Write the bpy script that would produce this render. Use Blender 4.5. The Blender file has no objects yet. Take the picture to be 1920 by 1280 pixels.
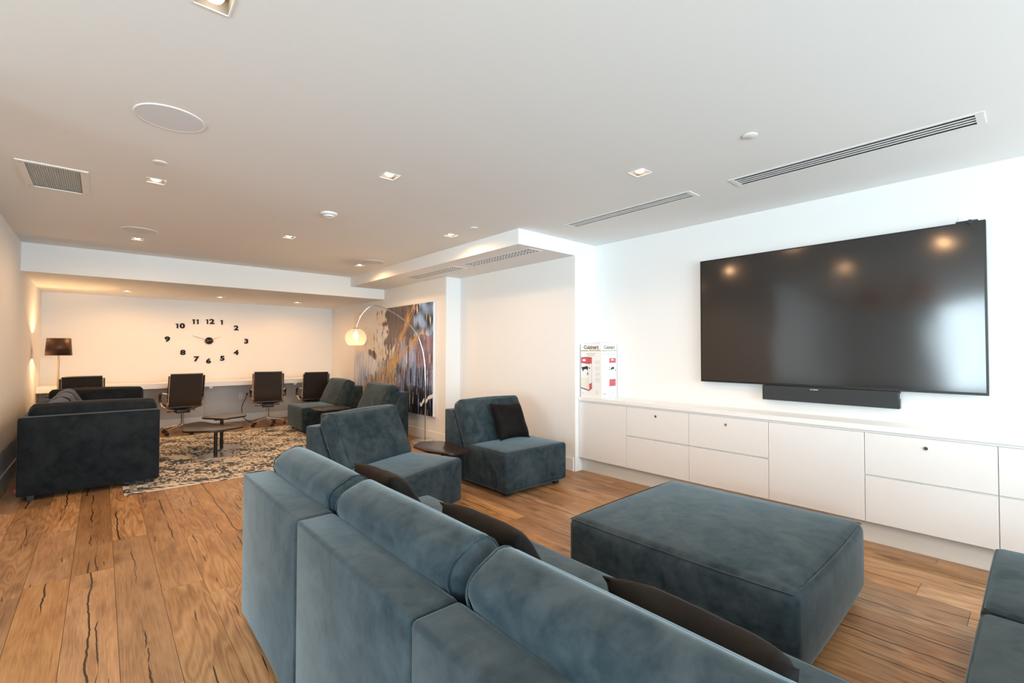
import bpy, bmesh, math, random
from mathutils import Vector, Matrix, noise as mnoise
PI = math.pi
scene = bpy.context.scene
COL = scene.collection

# ------------------------------------------------------------------ camera
YAW, PITCH, ROLL = 0.7226, 0.0206, 0.0015
def cam_matrix():
    f = Vector((math.sin(YAW)*math.cos(PITCH), math.cos(YAW)*math.cos(PITCH), math.sin(PITCH)))
    r = Vector((math.cos(YAW), -math.sin(YAW), 0)); u = r.cross(f)
    c, s = math.cos(ROLL), math.sin(ROLL)
    r2, u2 = c*r+s*u, -s*r+c*u
    m = Matrix((r2, u2, -f)).transposed().to_4x4()
    m.translation = (0, 0, 1.4)
    return m
cd = bpy.data.cameras.new('camera'); cam = bpy.data.objects.new('camera', cd); COL.objects.link(cam)
cd.sensor_width = 36; cd.lens = 872.3168*36/1920; cd.clip_start = 0.05; cd.clip_end = 200
cam.matrix_world = cam_matrix(); scene.camera = cam

# ------------------------------------------------------------------ world, exposure, daylight
w = bpy.data.worlds.new('world'); scene.world = w; w.use_nodes = True
bg = w.node_tree.nodes['Background']; bg.inputs[0].default_value = (0.86, 0.94, 1.0, 1); bg.inputs[1].default_value = 3.0
vs = scene.view_settings
vs.view_transform = 'Standard'; vs.look = 'None'; vs.exposure = 0.12; vs.gamma = 1.0; vs.use_curve_mapping = False

def area_light(name, loc, rot, sx, sy, power, color):
    l = bpy.data.lights.new(name, 'AREA'); l.shape = 'RECTANGLE'; l.size = sx; l.size_y = sy
    l.energy = power; l.color = color
    o = bpy.data.objects.new(name, l); COL.objects.link(o); o.location = loc; o.rotation_euler = rot
    return o
DAY = (0.76, 0.91, 1.0)
# daylight through the window wall behind the camera and the window wall of the adjoining space
area_light('daylight_south', (0.9, -3.62, 1.42), (PI/2, 0, 0), 7.0, 2.2, 600, DAY)
area_light('daylight_west', (-5.72, -0.9, 1.42), (PI/2, 0, -PI/2), 4.9, 2.2, 500, DAY)

# ------------------------------------------------------------------ materials
def new_mat(name):
    m = bpy.data.materials.new(name); m.use_nodes = True
    nt = m.node_tree; p = nt.nodes['Principled BSDF']
    return m, nt, p
def N(nt, typ, **kw):
    n = nt.nodes.new(typ)
    for k, v in kw.items():
        if k.startswith('i_'):
            n.inputs[int(k[2:]) if k[2:].isdigit() else k[2:]].default_value = v
        else: setattr(n, k, v)
    return n
def L(nt, a, b): nt.links.new(a, b)
def math_n(nt, op, a, b=None, c=None, clamp=False):
    n = N(nt, 'ShaderNodeMath', operation=op, use_clamp=clamp)
    for i, v in enumerate((a, b, c)):
        if v is None: continue
        if isinstance(v, (int, float)): n.inputs[i].default_value = v
        else: L(nt, v, n.inputs[i])
    return n.outputs[0]
def mix_c(nt, fac, a, b, mode='MIX'):
    n = N(nt, 'ShaderNodeMix', data_type='RGBA', blend_type=mode)
    for i, v in ((0, fac), (6, a), (7, b)):
        if isinstance(v, (int, float)): n.inputs[i].default_value = v
        elif isinstance(v, tuple): n.inputs[i].default_value = v
        else: L(nt, v, n.inputs[i])
    return n.outputs[2]
def noise_n(nt, vec, scale, detail=3, rough=0.5, dist=0.0):
    n = N(nt, 'ShaderNodeTexNoise'); n.inputs['Scale'].default_value = scale
    n.inputs['Detail'].default_value = detail; n.inputs['Roughness'].default_value = rough; n.inputs['Distortion'].default_value = dist
    if vec is not None: L(nt, vec, n.inputs['Vector'])
    return n.outputs[0]
def mapping(nt, vec, scale=(1, 1, 1), loc=(0, 0, 0)):
    n = N(nt, 'ShaderNodeMapping'); n.inputs['Scale'].default_value = scale; n.inputs['Location'].default_value = loc
    L(nt, vec, n.inputs['Vector']); return n.outputs[0]
def objco(nt): return N(nt, 'ShaderNodeTexCoord').outputs['Object']
def bump(nt, p, h, strength, dist=0.01):
    b = N(nt, 'ShaderNodeBump'); b.inputs['Strength'].default_value = strength; b.inputs['Distance'].default_value = dist
    L(nt, h, b.inputs['Height']); L(nt, b.outputs[0], p.inputs['Normal'])
def ramp(nt, fac, stops):
    n = N(nt, 'ShaderNodeValToRGB'); e = n.color_ramp.elements
    while len(e) < len(stops): e.new(0.5)
    for k, (pos, c) in zip(e, stops): k.position = pos; k.color = c
    L(nt, fac, n.inputs[0]); return n.outputs[0]

def simple(name, col, rough=0.5, metal=0.0, grain=0.03, scale=60, spec=0.5, bmp=0.05):
    m, nt, p = new_mat(name)
    v = objco(nt); n = noise_n(nt, v, scale, 2)
    c1 = tuple(max(0, x*(1-grain)) for x in col[:3])+(1,); c2 = tuple(min(1, x*(1+grain)) for x in col[:3])+(1,)
    L(nt, mix_c(nt, n, c1, c2), p.inputs['Base Color'])
    p.inputs['Roughness'].default_value = rough; p.inputs['Metallic'].default_value = metal
    p.inputs['Specular IOR Level'].default_value = spec
    if bmp: bump(nt, p, n, bmp, 0.002)
    return m
def emissive(name, col, strength):
    m, nt, p = new_mat(name)
    p.inputs['Base Color'].default_value = (0.8, 0.8, 0.8, 1)
    p.inputs['Emission Color'].default_value = col+(1,); p.inputs['Emission Strength'].default_value = strength
    return m

M = {}
M['wall'] = simple('wall_paint', (0.82, 0.82, 0.81), 0.6, grain=0.01, scale=90, spec=0.3)
M['ceil'] = simple('ceiling_paint', (0.83, 0.83, 0.82), 0.8, grain=0.01, scale=90, spec=0.2)
M['panel_grey'] = simple('desk_back_panel', (0.58, 0.57, 0.55), 0.7, grain=0.02)
M['trim'] = simple('white_trim', (0.84, 0.84, 0.83), 0.4, grain=0.01)
M['cab'] = simple('white_lacquer', (0.80, 0.80, 0.80), 0.28, grain=0.005, bmp=0)
M['plinth'] = simple('pale_grey_plinth', (0.72, 0.72, 0.69), 0.4, grain=0.01)
M['counter'] = simple('white_quartz', (0.86, 0.86, 0.85), 0.25, grain=0.02, scale=200, bmp=0)
M['black'] = simple('black_plastic', (0.012, 0.012, 0.013), 0.4, grain=0.1)
M['blackmetal'] = simple('black_steel', (0.015, 0.015, 0.015), 0.35, metal=0.3, grain=0.1)
M['cloth'] = simple('speaker_cloth', (0.028, 0.032, 0.034), 0.8, grain=0.5, scale=600, bmp=0.3)
M['chrome'] = simple('chrome', (0.80, 0.78, 0.76), 0.12, metal=1.0, grain=0.01, bmp=0)
M['steel'] = simple('brushed_steel', (0.62, 0.58, 0.55), 0.28, metal=1.0, grain=0.05)
M['brass'] = simple('antique_brass', (0.55, 0.36, 0.18), 0.3, metal=1.0, grain=0.05)
M['bronze'] = simple('bronze_shade', (0.085, 0.036, 0.016), 0.42, metal=0.35, grain=0.1)
M['leather'] = simple('dark_leather', (0.028, 0.018, 0.014), 0.38, grain=0.25, scale=40, bmp=0.15)
M['digit'] = simple('black_gloss_digit', (0.010, 0.008, 0.007), 0.6, grain=0.1, spec=0.2)
M['red'] = simple('red_tag', (0.45, 0.015, 0.02), 0.6)
M['grille'] = simple('grey_filter_grille', (0.62, 0.68, 0.70), 0.5, metal=0.0, grain=0.1)
M['dark_hole'] = simple('dark_duct', (0.01, 0.01, 0.01), 0.9)
M['speaker_face'] = simple('speaker_mesh', (0.72, 0.73, 0.77), 0.7, grain=0.05, scale=500)
M['white_plastic'] = simple('white_plastic', (0.80, 0.79, 0.77), 0.4, grain=0.01)
M['marble'] = simple('chrome_marble_base', (0.75, 0.72, 0.68), 0.12, metal=0.7, grain=0.15, scale=12)
M['copper'] = simple('copper_shade', (0.75, 0.33, 0.16), 0.35, metal=0.6)
M['cardboard'] = simple('white_carton', (0.84, 0.85, 0.85), 0.45, grain=0.01)
M['ink'] = simple('black_ink', (0.02, 0.02, 0.022), 0.5)
M['ink_grey'] = simple('grey_ink', (0.42, 0.42, 0.42), 0.5)
M['ink_green'] = simple('olive_ink', (0.32, 0.36, 0.12), 0.5)
M['ink_red'] = simple('red_ink', (0.62, 0.10, 0.12), 0.5)
M['ink_dkred'] = simple('dark_red_ink', (0.20, 0.02, 0.03), 0.5)
M['ink_pale'] = simple('pale_yellow_ink', (0.80, 0.77, 0.66), 0.5, grain=0.15, scale=90)
M['canvas_edge'] = simple('white_canvas_edge', (0.82, 0.83, 0.84), 0.7)
M['glow'] = emissive('warm_lamp_glow', (1.0, 0.76, 0.50), 10)
M['bulb'] = emissive('bulb_glow', (1.0, 0.78, 0.48), 30)
M['recess'] = simple('grey_baffle', (0.14, 0.135, 0.13), 0.6, grain=0.01)
M['subfloor'] = simple('dark_subfloor', (0.06, 0.035, 0.02), 0.9)

def velvet(name, dark, light, sheen=(0.58, 0.74, 0.82), sw=0.5, vrough=0.75):
    m, nt, p = new_mat(name)
    oi = N(nt, 'ShaderNodeObjectInfo'); v0 = objco(nt)
    off = N(nt, 'ShaderNodeVectorMath', operation='ADD'); L(nt, v0, off.inputs[0])
    cmb = N(nt, 'ShaderNodeCombineXYZ'); r = math_n(nt, 'MULTIPLY', oi.outputs['Random'], 37.0)
    L(nt, r, cmb.inputs[0]); L(nt, r, cmb.inputs[2]); L(nt, cmb.outputs[0], off.inputs[1]); v = off.outputs[0]
    n1 = noise_n(nt, v, 3.2, 5, 0.62, 0.8); n2 = noise_n(nt, v, 14, 4, 0.6, 0.4); n3 = noise_n(nt, v, 320, 2)
    s = math_n(nt, 'MULTIPLY_ADD', n2, 0.45, math_n(nt, 'MULTIPLY', n1, 0.75))
    f = ramp(nt, s, [(0.46, (0, 0, 0, 1)), (0.74, (1, 1, 1, 1))])
    c = mix_c(nt, f, dark+(1,), light+(1,))
    L(nt, c, p.inputs['Base Color'])
    p.inputs['Roughness'].default_value = vrough; p.inputs['Specular IOR Level'].default_value = 0.15
    p.inputs['Sheen Weight'].default_value = sw; p.inputs['Sheen Roughness'].default_value = 0.35
    p.inputs['Sheen Tint'].default_value = sheen+(1,)
    h = math_n(nt, 'ADD', math_n(nt, 'MULTIPLY', n2, 0.8), math_n(nt, 'MULTIPLY', n3, 0.12))
    bump(nt, p, h, 0.22, 0.006)
    return m
M['velvet'] = velvet('teal_velvet', (0.0085, 0.0205, 0.0280), (0.042, 0.059, 0.068))
M['velvet_darker'] = velvet('darker_velvet', (0.004, 0.007, 0.010), (0.016, 0.020, 0.024), (0.55, 0.6, 0.65), 0.3)  # darker variant of the sectional's velvet, used on the left sofa
M['velvet_dark'] = velvet('black_brown_velvet', (0.0025, 0.0022, 0.002), (0.009, 0.0075, 0.0065), (0.5, 0.42, 0.35), 0.07)

def wood_dark():
    m, nt, p = new_mat('dark_walnut')
    v = mapping(nt, objco(nt), (4, 40, 4)); n = noise_n(nt, v, 1.5, 5, 0.6, 0.6)
    L(nt, ramp(nt, n, [(0.3, (0.018, 0.009, 0.006, 1)), (0.75, (0.050, 0.026, 0.016, 1))]), p.inputs['Base Color'])
    p.inputs['Roughness'].default_value = 0.32; p.inputs['Specular IOR Level'].default_value = 0.6
    return m
M['walnut'] = wood_dark()

def plank_mat(name, use_random=True):
    m, nt, p = new_mat(name)
    oi = N(nt, 'ShaderNodeObjectInfo'); v0 = objco(nt); rnd = oi.outputs['Random']
    sep0 = N(nt, 'ShaderNodeSeparateXYZ'); L(nt, v0, sep0.inputs[0])
    x, y = sep0.outputs[0], sep0.outputs[1]
    def shifted(k):
        cmb = N(nt, 'ShaderNodeCombineXYZ'); r = math_n(nt, 'MULTIPLY', rnd, k)
        L(nt, r, cmb.inputs[0]); L(nt, r, cmb.inputs[1]); L(nt, r, cmb.inputs[2])
        a = N(nt, 'ShaderNodeVectorMath', operation='ADD'); L(nt, v0, a.inputs[0]); L(nt, cmb.outputs[0], a.inputs[1])
        return a.outputs[0]
    va = shifted(53.0)
    # cathedral grain: rings of a stretched, warped distance field
    warp = noise_n(nt, mapping(nt, va, (8, 0.9, 1)), 1.0, 2, 0.5, 0.35)
    rings = math_n(nt, 'SINE', math_n(nt, 'MULTIPLY', warp, 80.0))
    rings = math_n(nt, 'MULTIPLY', math_n(nt, 'MULTIPLY_ADD', rings, 0.5, 0.5), math_n(nt, 'MULTIPLY_ADD', math_n(nt, 'GREATER_THAN', math_n(nt, 'FRACT', math_n(nt, 'MULTIPLY', rnd, 31.7)), 0.55), 1.6, 0.5))
    fine = noise_n(nt, mapping(nt, va, (170, 5, 1)), 1.0, 4, 0.6)
    blot = noise_n(nt, mapping(nt, va, (9, 2.2, 1)), 1.0, 4, 0.55)
    g = math_n(nt, 'ADD', math_n(nt, 'MULTIPLY', fine, 0.50), math_n(nt, 'ADD', math_n(nt, 'MULTIPLY', rings, 0.09), math_n(nt, 'MULTIPLY', blot, 0.55)))
    c = ramp(nt, g, [(0.34, (0.17, 0.078, 0.030, 1)), (0.56, (0.38, 0.20, 0.084, 1)), (0.80, (0.54, 0.325, 0.158, 1))])
    # each board has its own tone
    tone = N(nt, 'ShaderNodeHueSaturation'); L(nt, c, tone.inputs['Color'])
    r2 = math_n(nt, 'FRACT', math_n(nt, 'MULTIPLY', rnd, 17.31))
    L(nt, math_n(nt, 'MULTIPLY_ADD', rnd, 0.36, 0.78), tone.inputs['Value'])
    L(nt, math_n(nt, 'MULTIPLY_ADD', r2, 0.16, 0.88), tone.inputs['Saturation'])
    c = tone.outputs[0]
    # knots
    vo = N(nt, 'ShaderNodeTexVoronoi', feature='F1'); vo.inputs['Scale'].default_value = 1.0
    kd = N(nt, 'ShaderNodeVectorMath', operation='ADD')
    L(nt, mapping(nt, va, (5.5, 2.1, 1)), kd.inputs[0])
    wn = noise_n(nt, va, 18, 3); cm = N(nt, 'ShaderNodeCombineXYZ'); L(nt, math_n(nt, 'MULTIPLY', wn, 0.28), cm.inputs[0]); L(nt, math_n(nt, 'MULTIPLY', wn, 0.2), cm.inputs[1])
    L(nt, cm.outputs[0], kd.inputs[1]); L(nt, kd.outputs[0], vo.inputs['Vector'])
    sepc = N(nt, 'ShaderNodeSeparateColor'); L(nt, vo.outputs['Color'], sepc.inputs[0])
    gate = math_n(nt, 'GREATER_THAN', sepc.outputs[0], 0.45)
    kn = math_n(nt, 'MULTIPLY', ramp(nt, vo.outputs['Distance'], [(0.05, (1, 1, 1, 1)), (0.26, (0, 0, 0, 1))]), gate)
    c = mix_c(nt, math_n(nt, 'MULTIPLY', kn, 0.82), c, (0.085, 0.035, 0.014, 1))
    # filled drying cracks running with the grain
    allcr = None
    for k, (off, sc_, thr, wid) in enumerate(((0.0, 0.7, 0.535, 0.0042), (3.7, 1.2, 0.57, 0.0032), (7.9, 2.4, 0.60, 0.0026))):
        vk = shifted(23.0+11*k)
        ycomb = N(nt, 'ShaderNodeCombineXYZ'); sp = N(nt, 'ShaderNodeSeparateXYZ'); L(nt, vk, sp.inputs[0])
        L(nt, sp.outputs[1], ycomb.inputs[1]); ycomb.inputs[0].default_value = off
        wig = math_n(nt, 'MULTIPLY_ADD', noise_n(nt, ycomb.outputs[0], 3.2, 3, 0.6), 0.055, -0.0275)
        pos = math_n(nt, 'MULTIPLY_ADD', math_n(nt, 'FRACT', math_n(nt, 'MULTIPLY', rnd, 7.77+5.13*k)), 0.15, -0.075)
        d = math_n(nt, 'ABSOLUTE', math_n(nt, 'SUBTRACT', x, math_n(nt, 'ADD', pos, wig)))
        yc2 = N(nt, 'ShaderNodeCombineXYZ'); L(nt, sp.outputs[1], yc2.inputs[1]); yc2.inputs[0].default_value = off+20
        msk = noise_n(nt, yc2.outputs[0], 1.6*sc_, 1)
        wdt = math_n(nt, 'MULTIPLY', ramp(nt, msk, [(thr, (0, 0, 0, 1)), (thr+0.05, (1, 1, 1, 1))]), wid)
        cr = math_n(nt, 'LESS_THAN', d, wdt)
        allcr = cr if allcr is None else math_n(nt, 'MAXIMUM', allcr, cr)
    c = mix_c(nt, allcr, c, (0.018, 0.010, 0.006, 1))
    L(nt, c, p.inputs['Base Color'])
    L(nt, math_n(nt, 'MULTIPLY_ADD', fine, 0.16, 0.34), p.inputs['Roughness'])
    p.inputs['Specular IOR Level'].default_value = 0.4
    h = math_n(nt, 'SUBTRACT', math_n(nt, 'ADD', math_n(nt, 'MULTIPLY', fine, 0.5), math_n(nt, 'MULTIPLY', rings, 0.2)), allcr)
    bump(nt, p, h, 0.18, 0.002)
    return m
M['plank'] = plank_mat('rustic_oak_plank')

def rug_mat(W, D):
    m, nt, p = new_mat('distressed_rug')
    v = objco(nt); sp = N(nt, 'ShaderNodeSeparateXYZ'); L(nt, v, sp.inputs[0]); x, y = sp.outputs[0], sp.outputs[1]
    fine = noise_n(nt, mapping(nt, v, (26, 13, 1)), 1.0, 4, 0.62, 0.3)
    big = noise_n(nt, mapping(nt, v, (2.2, 2.6, 1)), 1.0, 3, 0.55, 1.2)
    wv = N(nt, 'ShaderNodeTexVoronoi', feature='DISTANCE_TO_EDGE'); wv.inputs['Scale'].default_value = 3.4
    wa = N(nt, 'ShaderNodeVectorMath', operation='ADD'); cm = N(nt, 'ShaderNodeCombineXYZ')
    wn = noise_n(nt, v, 3.0, 2); L(nt, math_n(nt, 'MULTIPLY', wn, 0.5), cm.inputs[0]); L(nt, math_n(nt, 'MULTIPLY', wn, -0.4), cm.inputs[1])
    L(nt, v, wa.inputs[0]); L(nt, cm.outputs[0], wa.inputs[1]); L(nt, wa.outputs[0], wv.inputs['Vector'])
    orn = math_n(nt, 'SINE', math_n(nt, 'MULTIPLY', wv.outputs['Distance'], 70.0))
    # lattice of rosettes
    lat = math_n(nt, 'MULTIPLY', math_n(nt, 'SINE', math_n(nt, 'MULTIPLY', x, 13.0)), math_n(nt, 'SINE', math_n(nt, 'MULTIPLY', y, 11.0)))
    field = math_n(nt, 'ADD', math_n(nt, 'MULTIPLY', orn, 0.06), math_n(nt, 'ADD', math_n(nt, 'MULTIPLY', lat, 0.05), math_n(nt, 'MULTIPLY', big, 0.30)))
    f = math_n(nt, 'ADD', field, math_n(nt, 'MULTIPLY', fine, 0.78))
    dark = ramp(nt, f, [(0.535, (0, 0, 0, 1)), (0.555, (1, 1, 1, 1))])
    # border band along the edges
    ex = math_n(nt, 'SUBTRACT', W/2, math_n(nt, 'ABSOLUTE', x)); ey = math_n(nt, 'SUBTRACT', D/2, math_n(nt, 'ABSOLUTE', y))
    e = math_n(nt, 'MINIMUM', ex, ey)
    inb = math_n(nt, 'LESS_THAN', e, 0.20)
    ladder = math_n(nt, 'GREATER_THAN', math_n(nt, 'SINE', math_n(nt, 'MULTIPLY', math_n(nt, 'ADD', x, y), 75.0)), -0.1)
    inl = math_n(nt, 'MULTIPLY', math_n(nt, 'GREATER_THAN', e, 0.05), math_n(nt, 'LESS_THAN', e, 0.11))
    patch = math_n(nt, 'GREATER_THAN', noise_n(nt, mapping(nt, v, (4, 9, 1)), 1.0, 4, 0.6), 0.50)
    bd = math_n(nt, 'MAXIMUM', math_n(nt, 'MULTIPLY', inl, ladder), math_n(nt, 'MULTIPLY', math_n(nt, 'SUBTRACT', 1.0, inl), patch))
    bd = math_n(nt, 'MULTIPLY', bd, math_n(nt, 'GREATER_THAN', fine, 0.40))
    dk = math_n(nt, 'ADD', math_n(nt, 'MULTIPLY', inb, bd), math_n(nt, 'MULTIPLY', math_n(nt, 'SUBTRACT', 1.0, inb), dark), clamp=True)
    c = mix_c(nt, fine, (0.62, 0.54, 0.45, 1), (0.84, 0.77, 0.66, 1))
    c = mix_c(nt, dk, c, (0.075, 0.088, 0.100, 1))
    L(nt, c, p.inputs['Base Color']); p.inputs['Roughness'].default_value = 0.95; p.inputs['Specular IOR Level'].default_value = 0.1
    bump(nt, p, fine, 0.4, 0.004)
    return m

def screen_mat():
    m, nt, p = new_mat('tv_screen_glass')
    n = noise_n(nt, mapping(nt, objco(nt), (1, 1.5, 1.2)), 1.3, 1)
    p.inputs['Base Color'].default_value = (0.006, 0.005, 0.005, 1)
    p.inputs['Roughness'].default_value = 0.115; p.inputs['Specular IOR Level'].default_value = 1.0
    bump(nt, p, n, 0.02, 0.2)
    return m
M['screen'] = screen_mat()
def glass_mat(name, col, mixf, rough=0.02):
    m, nt, p = new_mat(name)
    out = nt.nodes['Material Output']
    t = N(nt, 'ShaderNodeBsdfTransparent'); t.inputs[0].default_value = col+(1,)
    g = N(nt, 'ShaderNodeBsdfGlossy'); g.inputs['Roughness'].default_value = rough; g.inputs[0].default_value = (0.9, 0.9, 0.9, 1)
    fr = N(nt, 'ShaderNodeFresnel'); fr.inputs[0].default_value = 1.45
    n = noise_n(nt, objco(nt), 90, 2)
    mx = N(nt, 'ShaderNodeMixShader')
    L(nt, math_n(nt, 'ADD', math_n(nt, 'MULTIPLY', fr.outputs[0], 0.9), math_n(nt, 'MULTIPLY', n, mixf)), mx.inputs[0])
    L(nt, t.outputs[0], mx.inputs[1]); L(nt, g.outputs[0], mx.inputs[2]); L(nt, mx.outputs[0], out.inputs[0])
    return m
M['window_glass'] = glass_mat('window_glass', (0.95, 0.97, 0.97), 0.02)
def globe_glass():
    m, nt, p = new_mat('seeded_lamp_glass'); out = nt.nodes['Material Output']
    t = N(nt, 'ShaderNodeBsdfTransparent'); t.inputs[0].default_value = (0.90, 0.86, 0.80, 1)
    tr = N(nt, 'ShaderNodeBsdfTranslucent'); tr.inputs[0].default_value = (0.85, 0.80, 0.72, 1)
    g = N(nt, 'ShaderNodeBsdfGlossy'); g.inputs['Roughness'].default_value = 0.15
    n = ramp(nt, noise_n(nt, objco(nt), 120, 2), [(0.48, (0.035, 0.035, 0.035, 1)), (0.68, (0.16, 0.16, 0.16, 1))])
    m1 = N(nt, 'ShaderNodeMixShader'); L(nt, n, m1.inputs[0]); L(nt, t.outputs[0], m1.inputs[1]); L(nt, tr.outputs[0], m1.inputs[2])
    lw = N(nt, 'ShaderNodeLayerWeight'); lw.inputs[0].default_value = 0.25
    m2 = N(nt, 'ShaderNodeMixShader'); L(nt, math_n(nt, 'MULTIPLY', lw.outputs['Facing'], 0.35), m2.inputs[0]); L(nt, m1.outputs[0], m2.inputs[1]); L(nt, g.outputs[0], m2.inputs[2])
    L(nt, m2.outputs[0], out.inputs[0]); return m
M['smoke_glass'] = globe_glass()

# ------------------------------------------------------------------ mesh helpers
class B:
    def __init__(s): s.bm = bmesh.new()
    def box(s, a, b, bev=0.0, seg=2):
        x0, y0, z0 = a; x1, y1, z1 = b
        vs_ = [s.bm.verts.new(c) for c in ((x0,y0,z0),(x1,y0,z0),(x1,y1,z0),(x0,y1,z0),(x0,y0,z1),(x1,y0,z1),(x1,y1,z1),(x0,y1,z1))]
        fs = [s.bm.faces.new([vs_[i] for i in f]) for f in ((3,2,1,0),(4,5,6,7),(0,1,5,4),(1,2,6,5),(2,3,7,6),(3,0,4,7))]
        if bev > 0:
            es = list({e for f in fs for e in f.edges})
            bmesh.ops.bevel(s.bm, geom=es, offset=bev, segments=seg, affect='EDGES', profile=0.5)
        return s
    def prism(s, poly, axis, a, b, bev=0.0, seg=2):
        """extrude a 2D polygon along axis ('x','y','z') from a to b"""
        def P(u, v, t):
            return {'x': (t, u, v), 'y': (u, t, v), 'z': (u, v, t)}[axis]
        lo = [s.bm.verts.new(P(u, v, a)) for u, v in poly]; hi = [s.bm.verts.new(P(u, v, b)) for u, v in poly]
        n = len(poly); fs = [s.bm.faces.new(lo[::-1]), s.bm.faces.new(hi)]
        for i in range(n): fs.append(s.bm.faces.new((lo[i], lo[(i+1) % n], hi[(i+1) % n], hi[i])))
        if bev > 0:
            es = list({e for f in fs for e in f.edges if e.calc_face_angle(0) > 0.3 or True})
            bmesh.ops.bevel(s.bm, geom=es, offset=bev, segments=seg, affect='EDGES', profile=0.5)
        bmesh.ops.recalc_face_normals(s.bm, faces=s.bm.faces[:])
        return s
    def tube(s, pts, r, n=8, closed=False, cap=True):
        pts = [Vector(p) for p in pts]; m = len(pts); rings = []
        rs = r if isinstance(r, (list, tuple)) else [r]*m
        up = None
        for i, p in enumerate(pts):
            a = pts[(i-1) % m] if (closed or i > 0) else p
            b = pts[(i+1) % m] if (closed or i < m-1) else p
            t = (b-a).normalized()
            if up is None:
                up = t.orthogonal().normalized()
            else:
                up = (up - t*up.dot(t)); up = up.normalized() if up.length > 1e-6 else t.orthogonal().normalized()
            side = t.cross(up)
            rings.append([s.bm.verts.new(p + rs[i]*(math.cos(2*PI*k/n)*up + math.sin(2*PI*k/n)*side)) for k in range(n)])
        for i in range(m if closed else m-1):
            A, C_ = rings[i], rings[(i+1) % m]
            for k in range(n):
                try: s.bm.faces.new((A[k], A[(k+1) % n], C_[(k+1) % n], C_[k]))
                except ValueError: pass
        if cap and not closed:
            s.bm.faces.new(rings[0][::-1]); s.bm.faces.new(rings[-1])
        return s
    def lathe(s, prof, n=32, c=(0, 0)):
        rings = []
        for r, z in prof:
            if r < 1e-6: rings.append([s.bm.verts.new((c[0], c[1], z))])
            else: rings.append([s.bm.verts.new((c[0]+r*math.cos(2*PI*k/n), c[1]+r*math.sin(2*PI*k/n), z)) for k in range(n)])
        for A, C_ in zip(rings, rings[1:]):
            for k in range(n):
                a = [A[k % len(A)], A[(k+1) % len(A)], C_[(k+1) % len(C_)], C_[k % len(C_)]]
                a = list(dict.fromkeys(a))
                if len(a) > 2:
                    try: s.bm.faces.new(a)
                    except ValueError: pass
        return s
    def soft(s, dims, r, n=8, bulge=(0, 0, 0), mat=None, gather=0.0, seed=0, lump=0.0):
        """rounded, slightly bulging cushion of the given size centred on the origin, moved by mat"""
        h = [d/2 for d in dims]; axes = []
        for k in range(3):
            e = [-h[k], -h[k]+0.12*r, -h[k]+0.4*r, -h[k]+0.72*r, -h[k]+r]
            inner = [(-h[k]+r)+(2*h[k]-2*r)*i/n for i in range(1, n)]
            axes.append(e+inner+[-q for q in reversed(e)])
        cache = {}
        def vert(ix):
            if ix in cache: return cache[ix]
            p = [axes[k][ix[k]] for k in range(3)]
            q = [max(-h[k]+r, min(h[k]-r, p[k])) for k in range(3)]
            d = Vector([p[k]-q[k] for k in range(3)]); out = Vector(q) + (d.normalized()*r if d.length > 1e-9 else d)
            nrm = [p[k]/h[k] for k in range(3)]; o2 = out.copy()
            for k in range(3):
                a, b = [j for j in range(3) if j != k]
                o2[k] += nrm[k]*bulge[k]*(1-nrm[a]**2)*(1-nrm[b]**2)
            if gather > 0:      # puckered ends
                g = max(0.0, (abs(nrm[0])-0.72)/0.28)
                fr = 1-abs(nrm[0])**8
                amp = gather*g*fr*mnoise.noise(Vector((seed+nrm[0]*2, p[1]*16, p[2]*16)))
                if d.length > 1e-9: o2 += d.normalized()*amp*2
            if lump > 0:
                o2 += Vector((0, 0, 1))*lump*mnoise.noise(Vector((p[0]*4+seed, p[1]*4, p[2]*4)))
            if mat is not None: o2 = mat @ o2
            v = s.bm.verts.new(o2); cache[ix] = v; return v
        for k in range(3):
            a, b = [j for j in range(3) if j != k]
            for side in (0, len(axes[k])-1):
                for i in range(len(axes[a])-1):
                    for j in range(len(axes[b])-1):
                        def ix(ii, jj):
                            t = [0, 0, 0]; t[k] = side; t[a] = ii; t[b] = jj; return tuple(t)
                        f = [vert(ix(i, j)), vert(ix(i+1, j)), vert(ix(i+1, j+1)), vert(ix(i, j+1))]
                        flip = (side == 0) ^ (k == 1)
                        s.bm.faces.new(f[::-1] if flip else f)
        return s
    def transform(s, m): bmesh.ops.transform(s.bm, matrix=m, verts=s.bm.verts[:]); return s
    def build(s, name, mat, parent=None, smooth=True, loc=None, ang=0.6):
        me = bpy.data.meshes.new(name)
        if smooth:
            for f in s.bm.faces: f.smooth = True
            s.bm.normal_update()
            for e in s.bm.edges:
                if len(e.link_faces) == 2 and e.calc_face_angle(0) > ang: e.smooth = False
        s.bm.to_mesh(me); s.bm.free()
        me.materials.append(M[mat] if isinstance(mat, str) else mat)
        o = bpy.data.objects.new(name, me); COL.objects.link(o)
        if parent is not None: o.parent = parent
        if loc is not None: o.location = loc
        return o

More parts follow.
